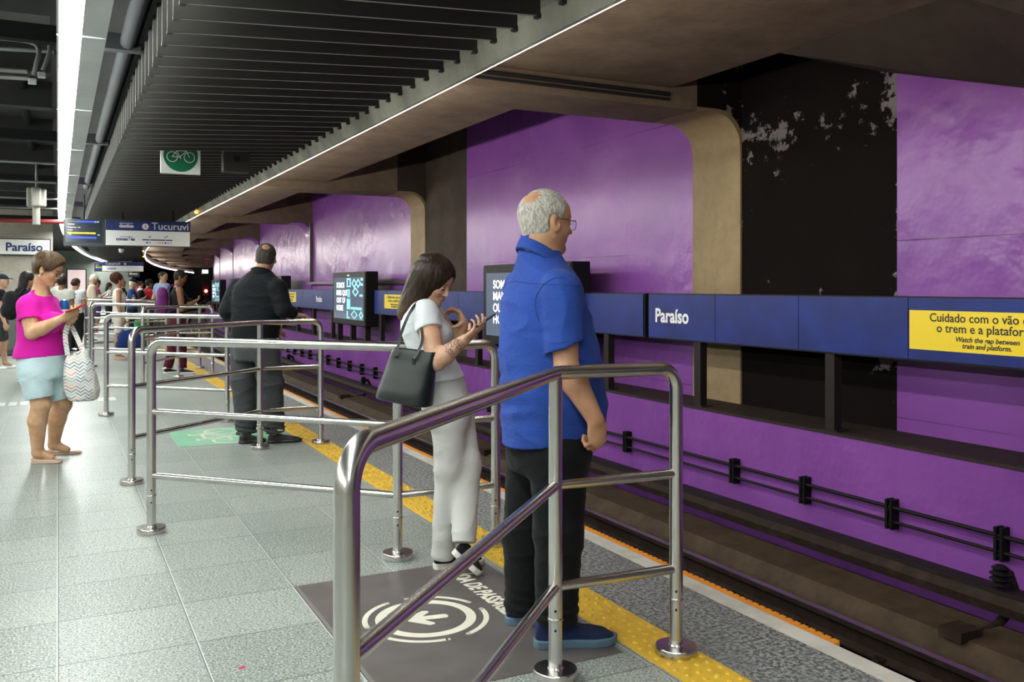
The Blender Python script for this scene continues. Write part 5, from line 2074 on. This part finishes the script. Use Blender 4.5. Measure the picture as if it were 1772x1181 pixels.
def phone(c, Rm, label, face='glass_dark', back='black', ln=0.150, wd=0.072):
    r = empty('phone', tuple(c), label, 'phone')
    MB().box(-ln / 2, ln / 2, -wd / 2, wd / 2, -0.0045, 0.0035, Rm, tuple(c), bev=0.003).build('case', back, r)
    MB().box(-ln / 2 + 0.004, ln / 2 - 0.004, -wd / 2 + 0.004, wd / 2 - 0.004, 0.0034, 0.0045, Rm, tuple(c)).build('screen', face, r)
    MB().box(-0.02, 0.02, -wd / 2 - 0.001, -wd / 2 + 0.002, -0.002, 0.001, Rm, tuple(c)).build('side_button', 'gold', r)
    return r


phone(pc, Rp, 'black phone in the tattooed right hand of the woman in white')

# leather tote on her shoulder
bg = empty('tote_bag', tuple(P(708, 650, 4.22)), 'dark green leather tote hanging from the shoulder of the woman in white', 'handbag')
tl, trr = P(682, 602, 4.27), P(754, 610, 4.17)
bl, brr = P(656, 684, 4.27), P(744, 702, 4.17)
acr = nrm(trr - tl)
bd_ = nrm(np.cross(acr, Z))
if bd_ @ DV > 0:
    bd_ = -bd_
m = MB()
NR = 28


def bagring(a, b, th, zz=0):
    c = (a + b) / 2
    h = np.linalg.norm(b - a) / 2
    u = nrm(b - a)
    out = []
    for k in range(NR):
        an = 2 * PI * k / NR
        e = 3.2
        ca, sa = math.cos(an), math.sin(an)
        r_ = (abs(ca) ** e + abs(sa) ** e) ** (-1 / e)
        out.append(c + u * h * ca * r_ + bd_ * th * sa * r_)
    return out


rows = []
for i in range(9):
    t = i / 8
    a = tl + (bl - tl) * t
    b = trr + (brr - trr) * t
    rows.append(bagring(a, b, 0.028 + 0.045 * math.sin(min(1, t * 1.1) * PI / 2) + 0.004 * math.sin(t * 9)))
rows.append(bagring(bl + (brr - bl) * 0.02 - Z * 0.008, brr - (brr - bl) * 0.02 - Z * 0.008, 0.066))
inner = [bagring(tl + acr * 0.004, trr - acr * 0.004, 0.023), bagring(tl + (bl - tl) * 0.5 + acr * 0.006, trr + (brr - trr) * 0.5 - acr * 0.006, 0.05)]
allr = [inner[1], inner[0]] + rows
vs = [q for r_ in allr for q in r_]
fs = []
for i in range(len(allr) - 1):
    for k in range(NR):
        k2 = (k + 1) % NR
        fs.append((i * NR + k, i * NR + k2, (i + 1) * NR + k2, (i + 1) * NR + k))
fs.append(tuple(range(NR)))
fs.append(tuple(range((len(allr) - 1) * NR, len(allr) * NR)))
m.add(vs, fs)
m.build('bag_body', 'leather', bg, smooth=True)


def flat_strap(pts, w, th, side, name, mt, parent):
    """leather strap: flat band that follows pts"""
    m = MB()
    vs, fs = [], []
    pts = [np.array(q, float) for q in pts]
    for i, q in enumerate(pts):
        t = nrm(pts[min(i + 1, len(pts) - 1)] - pts[max(i - 1, 0)])
        s = nrm(side - t * (np.array(side) @ t))
        n_ = np.cross(t, s)
        vs += [q - s * w / 2 - n_ * th / 2, q + s * w / 2 - n_ * th / 2, q + s * w / 2 + n_ * th / 2, q - s * w / 2 + n_ * th / 2]
    for i in range(len(pts) - 1):
        for k in range(4):
            k2 = (k + 1) % 4
            fs.append((i * 4 + k, i * 4 + k2, i * 4 + 4 + k2, i * 4 + 4 + k))
    fs += [(0, 1, 2, 3), tuple(range(len(vs) - 4, len(vs)))]
    m.add(vs, fs)
    return m.build(name, mt, parent)




flat_strap(spline([P(686, 616, 4.20), P(692, 585, 4.22), P(705, 550, 4.23), P(719, 527, 4.27), P(727, 521, 4.34), P(722, 527, 4.44)]), 0.013, 0.004, RV, 'strap', 'leather', bg)
flat_strap(spline([P(716, 621, 4.15), P(726, 604, 4.17), P(731, 585, 4.20), P(727, 550, 4.25), P(726, 528, 4.27), P(730, 521, 4.34)]), 0.013, 0.004, RV, 'strap', 'leather', bg)
for u, v in ((686, 616), (716, 621)):
    c_ = P(u, v + 3, 4.16 if u > 700 else 4.21)
    MB().box(-0.008, 0.008, -0.003, 0.003, -0.022, 0.012, np.stack([acr, bd_, Z], 1), tuple(c_)).build('strap_tab', 'leather', bg)

# ---- man in the black shirt, seen from behind, leaning on the railing
BK = cloth('black_shirt_cloth', (0.006, 0.008, 0.0105), 0.7, 0.8, 0.35)
GR = cloth('grey_trousers_cloth', (0.060, 0.066, 0.068), 0.8, 0.85, 0.3)
SHB = M('black_shoe_leather', (0.012, 0.012, 0.013), 0.28)
d0 = 8.03
sp = SPN([(440, 597, d0, .150, .215), (441, 575, d0, .150, .215), (444, 545, d0, .155, .228), (446, 515, d0, .150, .235), (447, 494, d0, .130, .210), (449, 478, d0, .095, .140), (453, 466, d0, .07, .075)])
arms = {'R': (P(481, 499, 7.95), P(491, 537, 7.93), P(512, 545, 8.03)), 'L': (P(411, 498, 8.12), P(393, 538, 8.05), P(404, 566, 8.25))}
legs = {'R': (P(460, 600, 7.98), P(469, 660, 7.98), P(474, 748, 8.02)), 'L': (P(420, 600, 8.12), P(421, 660, 8.14), P(427, 750, 8.18))}
hC = P(460, 447, 8.05)
root, C, R, F, L = build_person(dict(
    label='balding man in black shirt and grey trousers seen from behind', base=(1.70, 8.17), az=55, vox=0.0085, skin='olive',
    head=(hC, 68, 12, 4, 1.0), neck=(P(452, 474, d0), 0.062), jaw=1.05, spine=sp, arms=arms, arm_r=(.055, .048, .03),
    hands={'R': dict(d=nrm(RV + DV * 0.3 - Z * 0.1), n=-Z, s=nrm(DV), curl=(25, 30, 25)), 'L': dict(d=nrm(DV - Z * 0.3), n=-Z, s=nrm(RV))},
    legs=legs, leg_r=(.095, .065, .045),
    top=dict(mat=BK, sleeve=1.9, sr=(0.082, 0.068, 0.048), hem=P(440, 585, d0)[2], fold=0.008, ff=15, yoke=0.03, sf=0.006, fs=2.2, seed=8),
    bottom=dict(mat=GR, spine=SPN([(441, 625, d0, .14, .175), (441, 605, d0, .15, .185), (441, 575, d0, .14, .18)]), r=(0.115, 0.105, 0.092), end=2.0, fold=0.008, stack=0.006, k=0.025),
    shoes={'R': (G(463, 768), G(523, 764), 0.105, SHB, SHB, dict(height=0.085, sole=0.03)), 'L': (G(413, 769), G(461, 765), 0.105, SHB, SHB, dict(height=0.085, sole=0.03))},
    hair=(lambda C, R, s: hair_cap(C, R, s, 0.010, 0.019, 0.002, -0.085, 0.05, 0.085, -0.02, 6, 150, cpos=(-0.092, -0.008, 0.085), csig=0.046), HAIR['salt'], 0.8)))
cc = P(452, 473, 8.03)
surface(collar(cc, 0.086, 0.088, F, L, 0.35, -0.045, 0.028, 0.008), cc - 0.2, cc + 0.2, 0.008, 'collar', BK, root)
glasses(C, R, 1.0, root, 'black')

# ---- woman in pink
PK = cloth('magenta_jersey', (0.66, 0.012, 0.36), 0.88, 0.75, 0.25)
DN = cloth('pale_denim', (0.52, 0.68, 0.72), 0.85, 0.85, 0.3)
NUDE = M('nude_leather', (0.52, 0.36, 0.27), 0.45)
d0 = 7.14
sp = SPN([(69, 628, d0, .190, .19), (69, 612, d0, .190, .19), (72, 590, d0, .172, .185), (71, 562, d0, .166, .185), (68, 537, d0, .148, .18), (67, 520, d0, .115, .165), (69, 509, d0, .075, .105), (71, 500, d0, .055, .065)])
arms = {'R': (P(49, 529, 6.99), P(55, 577, 6.94), P(107, 552, 6.88)), 'L': (P(83, 528, 7.30), P(100, 577, 7.25), P(122, 556, 7.05))}
legs = {'R': (P(61, 645, 7.05), P(71, 700, 7.05), P(65, 783, 7.12)), 'L': (P(92, 645, 7.25), P(108, 700, 7.30), P(93, 770, 7.42))}
hC = P(83, 466, 7.10)
fr_ = nrm(P(134, 537, 6.90) - P(107, 552, 6.88))


def short_wave(C, R, s):
    g = hair_cap(C, R, s, 0.022, 0, 0.010, -0.075, 0.090, 0.066, -0.012, 15, 48, vol=lambda q: 0.016 * np.clip(q[:, 0] * 8, 0, 1) * np.clip(q[:, 2] * 30, 0, 1))
    return g


root, C, R, F, L = build_person(dict(
    label='woman with short brown hair and glasses in a magenta t-shirt', base=(-0.02, 8.2), az=-14, vox=0.0075, skin='warm', fem=True,
    head=(hC, -24, 24, 2, 1.0), neck=(P(70, 507, d0), 0.055), spine=sp, arms=arms, arm_r=(.062, .053, .030), jaw=1.0,
    hands={'R': dict(d=fr_, n=nrm(Z * 0.7 + DV * 0.5), s=nrm(Z * 0.55 + DV * 0.6), fingers=[(10, 25, 20), (18, 35, 25), (25, 40, 30), (30, 45, 30)], sz=0.95, thumb_dir=nrm(Z * 0.7 + fr_ * 0.7)),
           'L': dict(d=nrm(RV * 0.5 + Z * 0.3 - DV * 0.5), n=nrm(Z), s=nrm(-RV), fingers=[(20, 35, 25)] * 4, sz=0.9)},
    legs=legs, leg_r=(.098, .068, .042), skin_legs=True,
    top=dict(mat=PK, sleeve=0.52, sr=(0.082, 0.088, 0.06), hem=P(70, 616, d0)[2], hemtilt=0.06, fold=0.006, ff=13, yoke=0.03, sf=0.004, fs=0.8, name='t_shirt',
             bumps=[(P(95, 556, 7.02), (.075, .07, .075)), (P(98, 556, 7.2), (.075, .07, .075))], neckhole=(P(77, 506, 7.08), (0.075, 0.095, 0.035))),
    bottom=dict(mat=DN, spine=SPN([(73, 655, d0, .165, .18), (73, 635, d0, .178, .185), (72, 610, d0, .165, .175)]), r=(0.125, 0.098, 0.08), end=0.80, fold=0.008, name='shorts', k=0.025),
    shoes={'R': (G(53, 803), G(110, 801), 0.088, NUDE, NUDE, dict(low=True, sole=0.012)), 'L': (G(80, 788), G(144, 785), 0.088, NUDE, NUDE, dict(low=True, sole=0.012))},
    hair=(short_wave, HAIR['brown'], 0.8)))
small_parts(C, R, 1.0, root, HAIR['dark'], LIPS, closed=True)
glasses(C, R, 1.0, root, M('maroon_frame', (0.10, 0.015, 0.02), 0.4), 0.0013)
for z_ in (-0.044, -0.056):
    MB().sphere(C + R @ np.array([0.000, -0.090, z_]), 0.0055, None, 8, 6).build('earring', 'plastic_white', root, smooth=True)
pc = P(131, 534, 6.88)
pd = nrm(P(145, 529, 6.89) - P(118, 540, 6.87))
pn = nrm(Z * 0.8 - RV * 0.5); pn = nrm(pn - pd * (pn @ pd))
phone(pc, np.stack([pd, np.cross(pn, pd), pn], 1), 'red phone in the hands of the woman in magenta', 'glass_dark', 'red_plastic')

# carrier bag with zigzag print hanging from her left arm
tb = empty('carrier_bag', tuple(P(140, 650, 7.0)), 'white plastic carrier bag with zigzag print hanging from the arm of the woman in magenta', 'carrier bag')


def bagf(p):
    q = p - P(139, 652, 7.02)
    x, y, z = q @ RV, q @ DV, q[:, 2]
    x = x - 0.25 * (-z) * 0.55
    d = (np.sqrt((np.abs(x) / np.interp(z, [-0.2, -0.1, 0.1, 0.2], [0.10, 0.125, 0.105, 0.06])) ** 2.6 + (np.abs(y) / np.interp(z, [-0.2, 0.0, 0.2], [0.085, 0.095, 0.03])) ** 2.6) - 1) * 0.09
    d = smax(d, np.maximum(-0.185 - z, z - 0.185 - 0.02 * np.sin(x * 40)), 0.03)
    return d - folds(p, 21, 28, 0.008)


lo, hi = bounds([P(139, 652, 7.02)], 0.36)
surface(bagf, lo, hi, 0.009, 'bag_body', 'zigzag', tb)
for a_, b_, c_ in (((117, 615, 7.0), (113, 580, 7.02), (119, 558, 7.04)), ((147, 617, 7.02), (132, 582, 7.05), (120, 558, 7.08))):
    flat_strap(spline([P(*a_), P(*b_), P(*c_)]), 0.035, 0.004, nrm(RV + DV * 0.4), 'handle', 'zigzag', tb)
# bottle with a blue lid tucked behind her arm
bo = P(111, 545, 7.32)
wb = empty('water_bottle', tuple(bo - Z * 0.15), 'clear water bottle with blue lid held behind the arm of the woman in magenta', 'bottle')
MB().lathe([(0.034, -0.16), (0.037, -0.15), (0.037, 0.04), (0.030, 0.055)], tuple(bo), 18).build('bottle_body', M('frosted_plastic', (0.62, 0.62, 0.63), 0.25), wb, smooth=True)
MB().lathe([(0.036, 0.045), (0.036, 0.085), (0.030, 0.115), (0.012, 0.125)], tuple(bo), 18).build('lid', M('blue_lid', (0.01, 0.10, 0.30), 0.3), wb, smooth=True)

# ---- the crowd further back: same construction, standing poses
def simple(label, xy, H, az, skin_, top_m, bot_m, hair, pose='phone', vox=0.012, sleeve=0.5, end=2.0, fat=1.0, head_yaw=0, pitch=10, fem=True, shoe_m=None, sole_m=None, lean=0.0,
           step=0.0, tank=False, glasses_=False, top_name='t_shirt', hemz=0.52, skin_legs=False):
    F, L = axes(az)
    B = np.array([xy[0], xy[1], 0.0])
    k = H / 1.70
    at = lambda f, l, z: B + F * (f * k + lean * (z - 0.5) * (z > 0.5)) + L * l * k + Z * (z * H)
    sw = 0.170 if fem else 0.190
    hs = k * (1.0 if not fem else 0.97)
    C = at(0.02, 0, 0) + Z * (H - 0.124 * hs)
    C = C + F * lean * 0.42
    spine = [(at(0, 0, 0.49), .115 * k * fat, .165 * k * fat), (at(0, 0, 0.54), .115 * k * fat, .165 * k * fat), (at(0.005, 0, 0.60), .105 * k * fat, .145 * k * fat), (at(0.005, 0, 0.68), .112 * k * fat, .150 * k * fat),
             (at(0.0, 0, 0.755), .112 * k * fat, .165 * k * fat), (at(-0.01, 0, 0.805), .085 * k, .140 * k), (at(-0.01, 0, 0.845), .050 * k, .060 * k)]
    S = {s: at(-0.01, -sw if s == 'R' else sw, 0.805) for s in 'RL'}
    arms, hands = {}, {}
    for s in 'RL':
        sg = -1 if s == 'R' else 1
        if pose == 'phone':
            arms[s] = (S[s], at(0.04, sg * (sw + 0.045), 0.625), at(0.25, sg * 0.075, 0.69))
            hands[s] = dict(d=nrm(F * 0.8 + Z * 0.4 - L * sg * 0.35), n=nrm(Z - L * sg * 0.5), s=nrm(-L * sg + Z), curl=(20, 35, 25), sz=0.95)
        elif pose == 'down' or (pose == 'carry'):
            arms[s] = (S[s], at(-0.02, sg * (sw + 0.05), 0.63), at(0.06, sg * (sw + 0.06), 0.485))
            hands[s] = dict(d=nrm(-Z + F * 0.15), n=nrm(-L * sg), s=nrm(F), curl=(30, 40, 30) if pose == 'down' else (60, 80, 50), sz=0.95)
        else:
            arms[s] = (S[s], at(-0.08, sg * (sw + 0.05), 0.635), at(0.16, sg * (sw + 0.0), 0.58))
            hands[s] = dict(d=nrm(F - Z * 0.1), n=nrm(-Z), s=nrm(-L * sg), curl=(20, 30, 20), sz=0.95)
    legs, shoes = {}, {}
    for s in 'RL':
        sg = -1 if s == 'R' else 1
        st = step * sg
        legs[s] = (at(0, sg * 0.085, 0.50), at(0.015 + st * 0.4, sg * 0.09, 0.285), at(-0.02 + st, sg * 0.095, 0.055))
        shoes[s] = (at(-0.085 + st, sg * 0.095, 0), at(0.175 + st, sg * 0.12, 0), 0.092 * k, shoe_m or 'black', sole_m or 'plastic_white', dict(height=0.08 * k, sole=0.028))
    hz = B[2] + hemz * H
    cfg = dict(label=label, base=xy, az=az, vox=vox, skin=skin_, fem=fem, head=(C, az + head_yaw, pitch, 0, hs), neck=(at(-0.012, 0, 0.835), 0.052 * k), spine=spine, arms=arms, hands=hands,
               arm_r=(.046 * k * fat, .040 * k * fat, .026 * k), legs=legs, leg_r=(.085 * k * fat, .058 * k * fat, .040 * k), skin_legs=skin_legs,
               top=dict(mat=top_m, sleeve=0 if tank else sleeve, sr=(.070 * k * fat, .064 * k * fat, .045 * k), hem=hz, fold=0.006, ff=15, yoke=0.03, name=top_name, off=0.006,
                        bumps=[(at(0.085, g_ * 0.07, 0.725), (.055 * k * fat, .06 * k, .06 * k)) for g_ in (-1, 1)] if fem else []),
               bottom=dict(mat=bot_m, spine=[(at(0, 0, 0.44), .11 * k * fat, .155 * k * fat), (at(0, 0, 0.49), .125 * k * fat, .165 * k * fat), (at(0, 0, 0.56), .11 * k * fat, .15 * k * fat)],
                           r=(.105 * k * fat, .078 * k * fat, .068 * k), end=end, fold=0.007),
               shoes=shoes)
    if hair:
        cfg['hair'] = hair
    root, C, R, F, L = build_person(cfg)
    small_parts(C, R, hs, root, HAIR['dark'], LIPS if fem else None)
    if glasses_:
        glasses(C, R, hs, root, 'black', 0.0016, lens=False)
    return root, C, R, F, L, at, k


def short_hair(off=0.011, amp=0.003, seed=3, fr=0.080, frz=0.066, nape=-0.075):
    return lambda C, R, s: hair_cap(C, R, s, off, 0, amp, nape, fr, frz, -0.018, seed, 70)


def bun_hair(C, R, s):
    cap = hair_cap(C, R, s, 0.013, 0, 0.003, -0.07, 0.078, 0.066, -0.005, 7, 70)

    def f(p):
        q = (p - C) @ R / s
        return smin(cap(p), ell(q, (-0.118, 0, -0.005), (0.042, 0.048, 0.045)) * s, 0.02)
    return f


def afro_hair(C, R, s):
    def f(p):
        q = (p - C) @ R / s
        d = ell(q, (-0.062, 0, 0.085), (0.120, 0.122, 0.112)) - folds(q, 5, 80, 0.014)
        d = smin(d, hair_cap(C, R, s, 0.012, 0, 0.003, -0.06, 0.070, 0.085, 0.0, 7, 70)(p) / s, 0.03)
        return smax(d, -(ell(q, (0.09, 0, -0.02), (0.07, 0.075, 0.10))), 0.01) * s
    return f


def mid_hair(ln=0.16):
    def g(C, R, s):
        cap = hair_cap(C, R, s, 0.014, 0, 0.003, -0.08, 0.078, 0.066, -0.01, 9, 70, ears=False)

        def f(p):
            q = (p - C) @ R / s
            e = ell(q, (-0.055, 0, -0.075), (0.065, 0.092, ln)) - folds(q, 5, 60, 0.006, (1, 1, 0.4))
            return smin(cap(p), e * s, 0.03)
        return f
    return g


def cap_hat(C, R, s, root, m_):
    """baseball cap: crown and peak"""
    def f(p):
        q = (p - C) @ R / s
        d = smax(ell(q, (-0.012, 0, 0.040), (0.112, 0.092, 0.098)), 0.045 - q[:, 2] - 0.10 * np.clip(-q[:, 0], 0, 1), 0.006)
        b = smax(ell(q, (0.105, 0, 0.052), (0.085, 0.075, 0.020)), -ell(q, (0.105, 0, 0.034), (0.12, 0.12, 0.022)), 0.003)
        return smin(d, b, 0.006) * s
    lo, hi = bounds([C], 0.26)
    return surface(f, lo, hi, 0.010, 'cap', m_, root)


def backpack(label, C, F, L, m_, w=0.15, h=0.22, th=0.08, sh=None):
    """rounded pack on a back with two shoulder straps"""
    r = empty('backpack', tuple(C - Z * h), label, 'backpack')

    def f(p):
        q = p - C
        x, y, z = q @ F, q @ L, q[:, 2]
        d = (((np.abs(x) / th) ** 2.6 + (np.abs(y) / w) ** 2.8 + (np.abs(z) / h) ** 3) ** (1 / 2.8) - 1) * th
        d = smin(d, ell(p, C - F * th * 0.9 - Z * h * 0.35, (th * 0.5, w * 0.75, h * 0.45), np.stack([F, L, Z], 1)), 0.03)
        return d - folds(p, 14, 22, 0.006)
    lo, hi = bounds([C], h + 0.16)
    surface(f, lo, hi, 0.010, 'bag_body', m_, r)
    for sg in (-1, 1):
        pts = spline([C + F * th * 0.9 + L * sg * 0.09 + Z * h * 0.80, C + F * (th + 0.06) + L * sg * 0.115 + Z * (h + 0.035), C + F * (th + 0.15) + L * sg * 0.12 + Z * (h + 0.0), C + F * (th + 0.185) + L * sg * 0.15 - Z * 0.05,
                      C + F * (th * 0.9) + L * sg * 0.16 - Z * h * 0.7], 20)
        flat_strap(pts, 0.045, 0.010, L, 'shoulder_strap', m_, r)
    return r


CL = lambda n, c: cloth(n, c, 0.85, 0.85, 0.3)
WHT = CL('white_cotton', (0.62, 0.64, 0.66)); BLK = CL('black_cotton', (0.008, 0.008, 0.010)); MAR = CL('maroon_cloth', (0.070, 0.008, 0.018)); CRM = CL('cream_knit', (0.60, 0.56, 0.49))
LBL = CL('light_blue_cotton', (0.22, 0.30, 0.46)); RED = CL('red_cotton', (0.50, 0.015, 0.03)); NVB = CL('navy_cotton', (0.012, 0.045, 0.16)); BEI = CL('beige_cloth', (0.50, 0.42, 0.33))
SAGE = CL('pale_sage_cloth', (0.42, 0.42, 0.36)); ROSE = CL('raspberry_cloth', (0.40, 0.035, 0.085)); DGR = CL('dark_grey_cloth', (0.045, 0.045, 0.048)); PUR = CL('purple_nylon', (0.105, 0.014, 0.105))
VIO = CL('violet_cloth', (0.10, 0.05, 0.22)); GGN = CL('grey_green_cloth', (0.14, 0.17, 0.15)); GRY = CL('grey_cotton', (0.16, 0.16, 0.165))

# woman with the purple backpack, leaning by the railing
g0 = P(309, 645, 14.7)
root, C, R, F, L, at, k = simple('woman in black tank top and maroon trousers with a purple backpack', (1.70, 15.35), 1.66, 3, 'brown', BLK, MAR, (short_hair(0.010, 0.002, 3), HAIR['black'], 0.9), 'phone', 0.009,
                                 tank=True, fat=1.12, pitch=18, head_yaw=-14, step=-0.10, shoe_m='black', sole_m='plastic_white', lean=0.10, top_name='tank_top')
backpack('purple backpack on the woman in maroon trousers', at(-0.235, 0, 0.70), F, L, PUR, 0.15, 0.23, 0.085)
phone(at(0.36, -0.02, 0.70) + F * 0.05, np.stack([nrm(F * 0.85 + Z * 0.5), L, np.cross(nrm(F * 0.85 + Z * 0.5), L)], 1), 'dark phone held by the woman with the purple backpack')

# woman in the cream dress with a blue bag
root, C, R, F, L, at, k = simple('woman with high curly hair in a sleeveless cream top and skirt', (1.04, 18.85), 1.62, 2, 'mid', CRM, CRM, (afro_hair, HAIR['auburn'], 1.0), 'carry', 0.010,
                                 tank=True, end=0.85, fat=1.0, pitch=-8, shoe_m=NUDE, sole_m=NUDE, top_name='sleeveless_top', skin_legs=True)
hc = at(0.08, -0.23, 0.43)
dg = empty('blue_bag', tuple(hc - Z * 0.45), 'navy blue bag carried low by the woman in the cream top', 'bag')


def bluebag(p):
    q = p - (hc - Z * 0.30 + RV * 0.10)
    x, y, z = q @ F, q @ L, q[:, 2]
    d = (((np.abs(x) / (0.21 - 0.25 * z)) ** 4 + (np.abs(y) / (0.09 - 0.15 * z)) ** 2.6 + (np.abs(z) / 0.18) ** 4) ** (1 / 3.4) - 1) * 0.10
    return d - folds(p, 31, 24, 0.014)


lo, hi = bounds([hc - Z * 0.30 + RV * 0.10], 0.36)
surface(bluebag, lo, hi, 0.012, 'bag_body', CL('navy_nylon', (0.010, 0.030, 0.12)), dg)
flat_strap(spline([hc - Z * 0.12 - F * 0.12, hc - Z * 0.02, hc - Z * 0.12 + F * 0.14]), 0.03, 0.006, L, 'handle', NVB, dg)

# man in light blue shirt looking back, person in red, person in dark blue with cap
gx = P(281, 500, 21.0)
simple('man in a pale blue shirt turning his head towards the camera', (gx[0], gx[1]), 1.74, 25, 'light', LBL, DGR, (short_hair(0.008, 0.002, 8, 0.06, 0.085), HAIR['dark'], 1.0), 'lean', 0.012, fem=False, head_yaw=-65, pitch=8, fat=1.1, top_name='shirt')
gx = P(257, 520, 23.0)
rr, C, R, F, L, at, k = simple('person with dark hair in a red top and a black backpack', (gx[0], gx[1]), 1.58, 20, 'mid', RED, DGR, (short_hair(0.014, 0.003, 5), HAIR['black'], 1.0), 'phone', 0.012, pitch=15)
backpack('black backpack on the person in red', at(-0.225, 0, 0.70), F, L, BLK, 0.14, 0.21, 0.08)
gx = P(229, 520, 22.4)
rr, C, R, F, L, at, k = simple('person in a navy t-shirt and black cap looking down', (gx[0], gx[1]), 1.58, 0, 'light', NVB, BLK, None, 'phone', 0.012, pitch=22, fem=False, fat=1.1)
cap_hat(C, R, k, rr, BLK)
lo, hi = bounds([C], 0.24)
surface(hair_cap(C, R, k, 0.008, 0, 0.002, -0.075, 0.02, 0.03, -0.02, 7, 70), lo, hi, 0.011, 'hair', HAIR['white'], rr)

# woman in white T-shirt seen from behind, the couple beyond, and others at the left
root, C, R, F, L, at, k = simple('woman with dark hair bun in a white t-shirt and black trousers', (0.335, 21.3), 1.57, 50, 'tan', WHT, BLK, (bun_hair, HAIR['dark'], 1.0), 'phone', 0.011, fat=1.12, pitch=8, hemz=0.42, shoe_m='black')
sbg = empty('crossbody_bag', tuple(at(0.1, 0.2, 0.5)), 'black crossbody strap bag worn over the white t-shirt', 'bag')
flat_strap(spline([at(0.03, 0.20, 0.54), at(-0.135, 0.10, 0.66), at(-0.135, -0.05, 0.76), at(-0.02, -0.14, 0.83)]), 0.02, 0.006, L, 'strap', 'black', sbg)
MB().box(-0.05, 0.05, -0.1, 0.1, -0.07, 0.07, np.stack([L, F, Z], 1), tuple(at(0.05, 0.245, 0.50)), bev=0.02).build('bag_body', 'leather', sbg)
gx = P(157, 520, 22.9)
simple('grey-haired person in a beige jacket looking down at a phone', (gx[0], gx[1]), 1.70, 5, 'light', BEI, GRY, (short_hair(0.014, 0.003, 5, 0.075, 0.066), HAIR['white'], 1.0), 'phone', 0.012, sleeve=1.9, pitch=32, lean=0.12, top_name='jacket', fat=1.08)
gx = P(167, 520, 25.5)
rr, C, R, F, L, at, k = simple('person in a raspberry top and violet skirt behind the beige jacket', (gx[0], gx[1]), 1.60, 8, 'mid', ROSE, VIO, (short_hair(0.012, 0.003, 6), HAIR['dark'], 1.0), 'phone', 0.013, end=0.9, pitch=15, skin_legs=True)
backpack('black backpack on the person in raspberry', at(-0.225, 0, 0.70), F, L, DGR, 0.13, 0.2, 0.07)
gx = P(188, 520, 29.0)
simple('long-haired woman in white beyond the woman in the cream top', (gx[0], gx[1]), 1.52, 12, 'light', WHT, BLK, (mid_hair(0.17), HAIR['dark'], 1.0), 'phone', 0.014, pitch=18)
gx = P(107, 520, 17.6)
rr, C, R, F, L, at, k = simple('person with short black hair in a pale sage top seen from behind', (gx[0], gx[1]), 1.60, 75, 'brown', SAGE, DGR, (short_hair(0.018, 0.004, 5), HAIR['black'], 1.0), 'down', 0.012, fat=1.05)
gx = P(45, 520, 13.2)
rr, C, R, F, L, at, k = simple('person with long black curls in black behind the woman in magenta', (gx[0], gx[1]), 1.61, 25, 'mid', BLK, DGR, (mid_hair(0.2), HAIR['black'], 1.0), 'phone', 0.011)
backpack('black backpack behind the shoulder of the woman in magenta', at(-0.225, 0, 0.70), F, L, BLK, 0.14, 0.21, 0.09)
root, C, R, F, L, at, k = simple('man in cap, black t-shirt and grey shorts at the left edge', (P(2, 640, 15.3)[0], P(2, 640, 15.3)[1]), 1.60, 3, 'light', BLK, DGR, None, 'down', 0.010, fem=False, end=0.95, pitch=4, shoe_m='plastic_white', sole_m='plastic_white', skin_legs=True, step=0.08)
cap_hat(C, R, k, root, CL('dark_blue_cap', (0.010, 0.016, 0.035)))
# tiny figures deep in the crowd
for u, d, H, tm_, lb in ((212, 31, 1.60, BLK, 'dark-clad person far back between the woman in cream and the cap'), (243, 33, 1.58, WHT, 'far person in white just left of the red top'),
                         (236, 37, 1.62, ROSE, 'far person in rose almost hidden by the crowd'), (99, 24, 1.66, WHT, 'person in white right behind the face of the woman in magenta')):
    gx = P(u, 520, d)
    simple(lb, (gx[0], gx[1]), H, 10, 'light', tm_, DGR, (short_hair(0.013, 0.003, int(u) % 7), HAIR['dark'], 1.0), 'phone', 0.016, pitch=12)
# someone almost hidden behind the man in black, and a green bag on the floor beside them
gx = P(445, 600, 9.05)
simple('person in grey-green trousers standing hidden behind the man in black', (gx[0] + 0.02, gx[1]), 1.60, 60, 'tan', DGR, GGN, (short_hair(0.013, 0.003, 6), HAIR['black'], 1.0), 'lean', 0.011)
gp = G(243, 601)
gb_ = empty('green_bag', tuple(gp), 'bright green shopping bag standing behind the railings by the purple backpack', 'bag')
gb_f = MB().box(gp[0] - 0.13, gp[0] + 0.13, gp[1] - 0.12, gp[1] + 0.12, 0.0, 0.62, bev=0.03)
gb_f.build('bag_body', M('green_plastic', (0.0, 0.30, 0.05), 0.4, bump=0.4, bscale=9, bdist=0.03), gb_)
for s_ in (-0.08, 0.08):
    MB().tube(spline([(gp[0] - 0.07, gp[1] + s_, 0.60), (gp[0], gp[1] + s_, 0.76), (gp[0] + 0.07, gp[1] + s_, 0.60)]), 0.008, 6).build('handle', 'black', gb_)
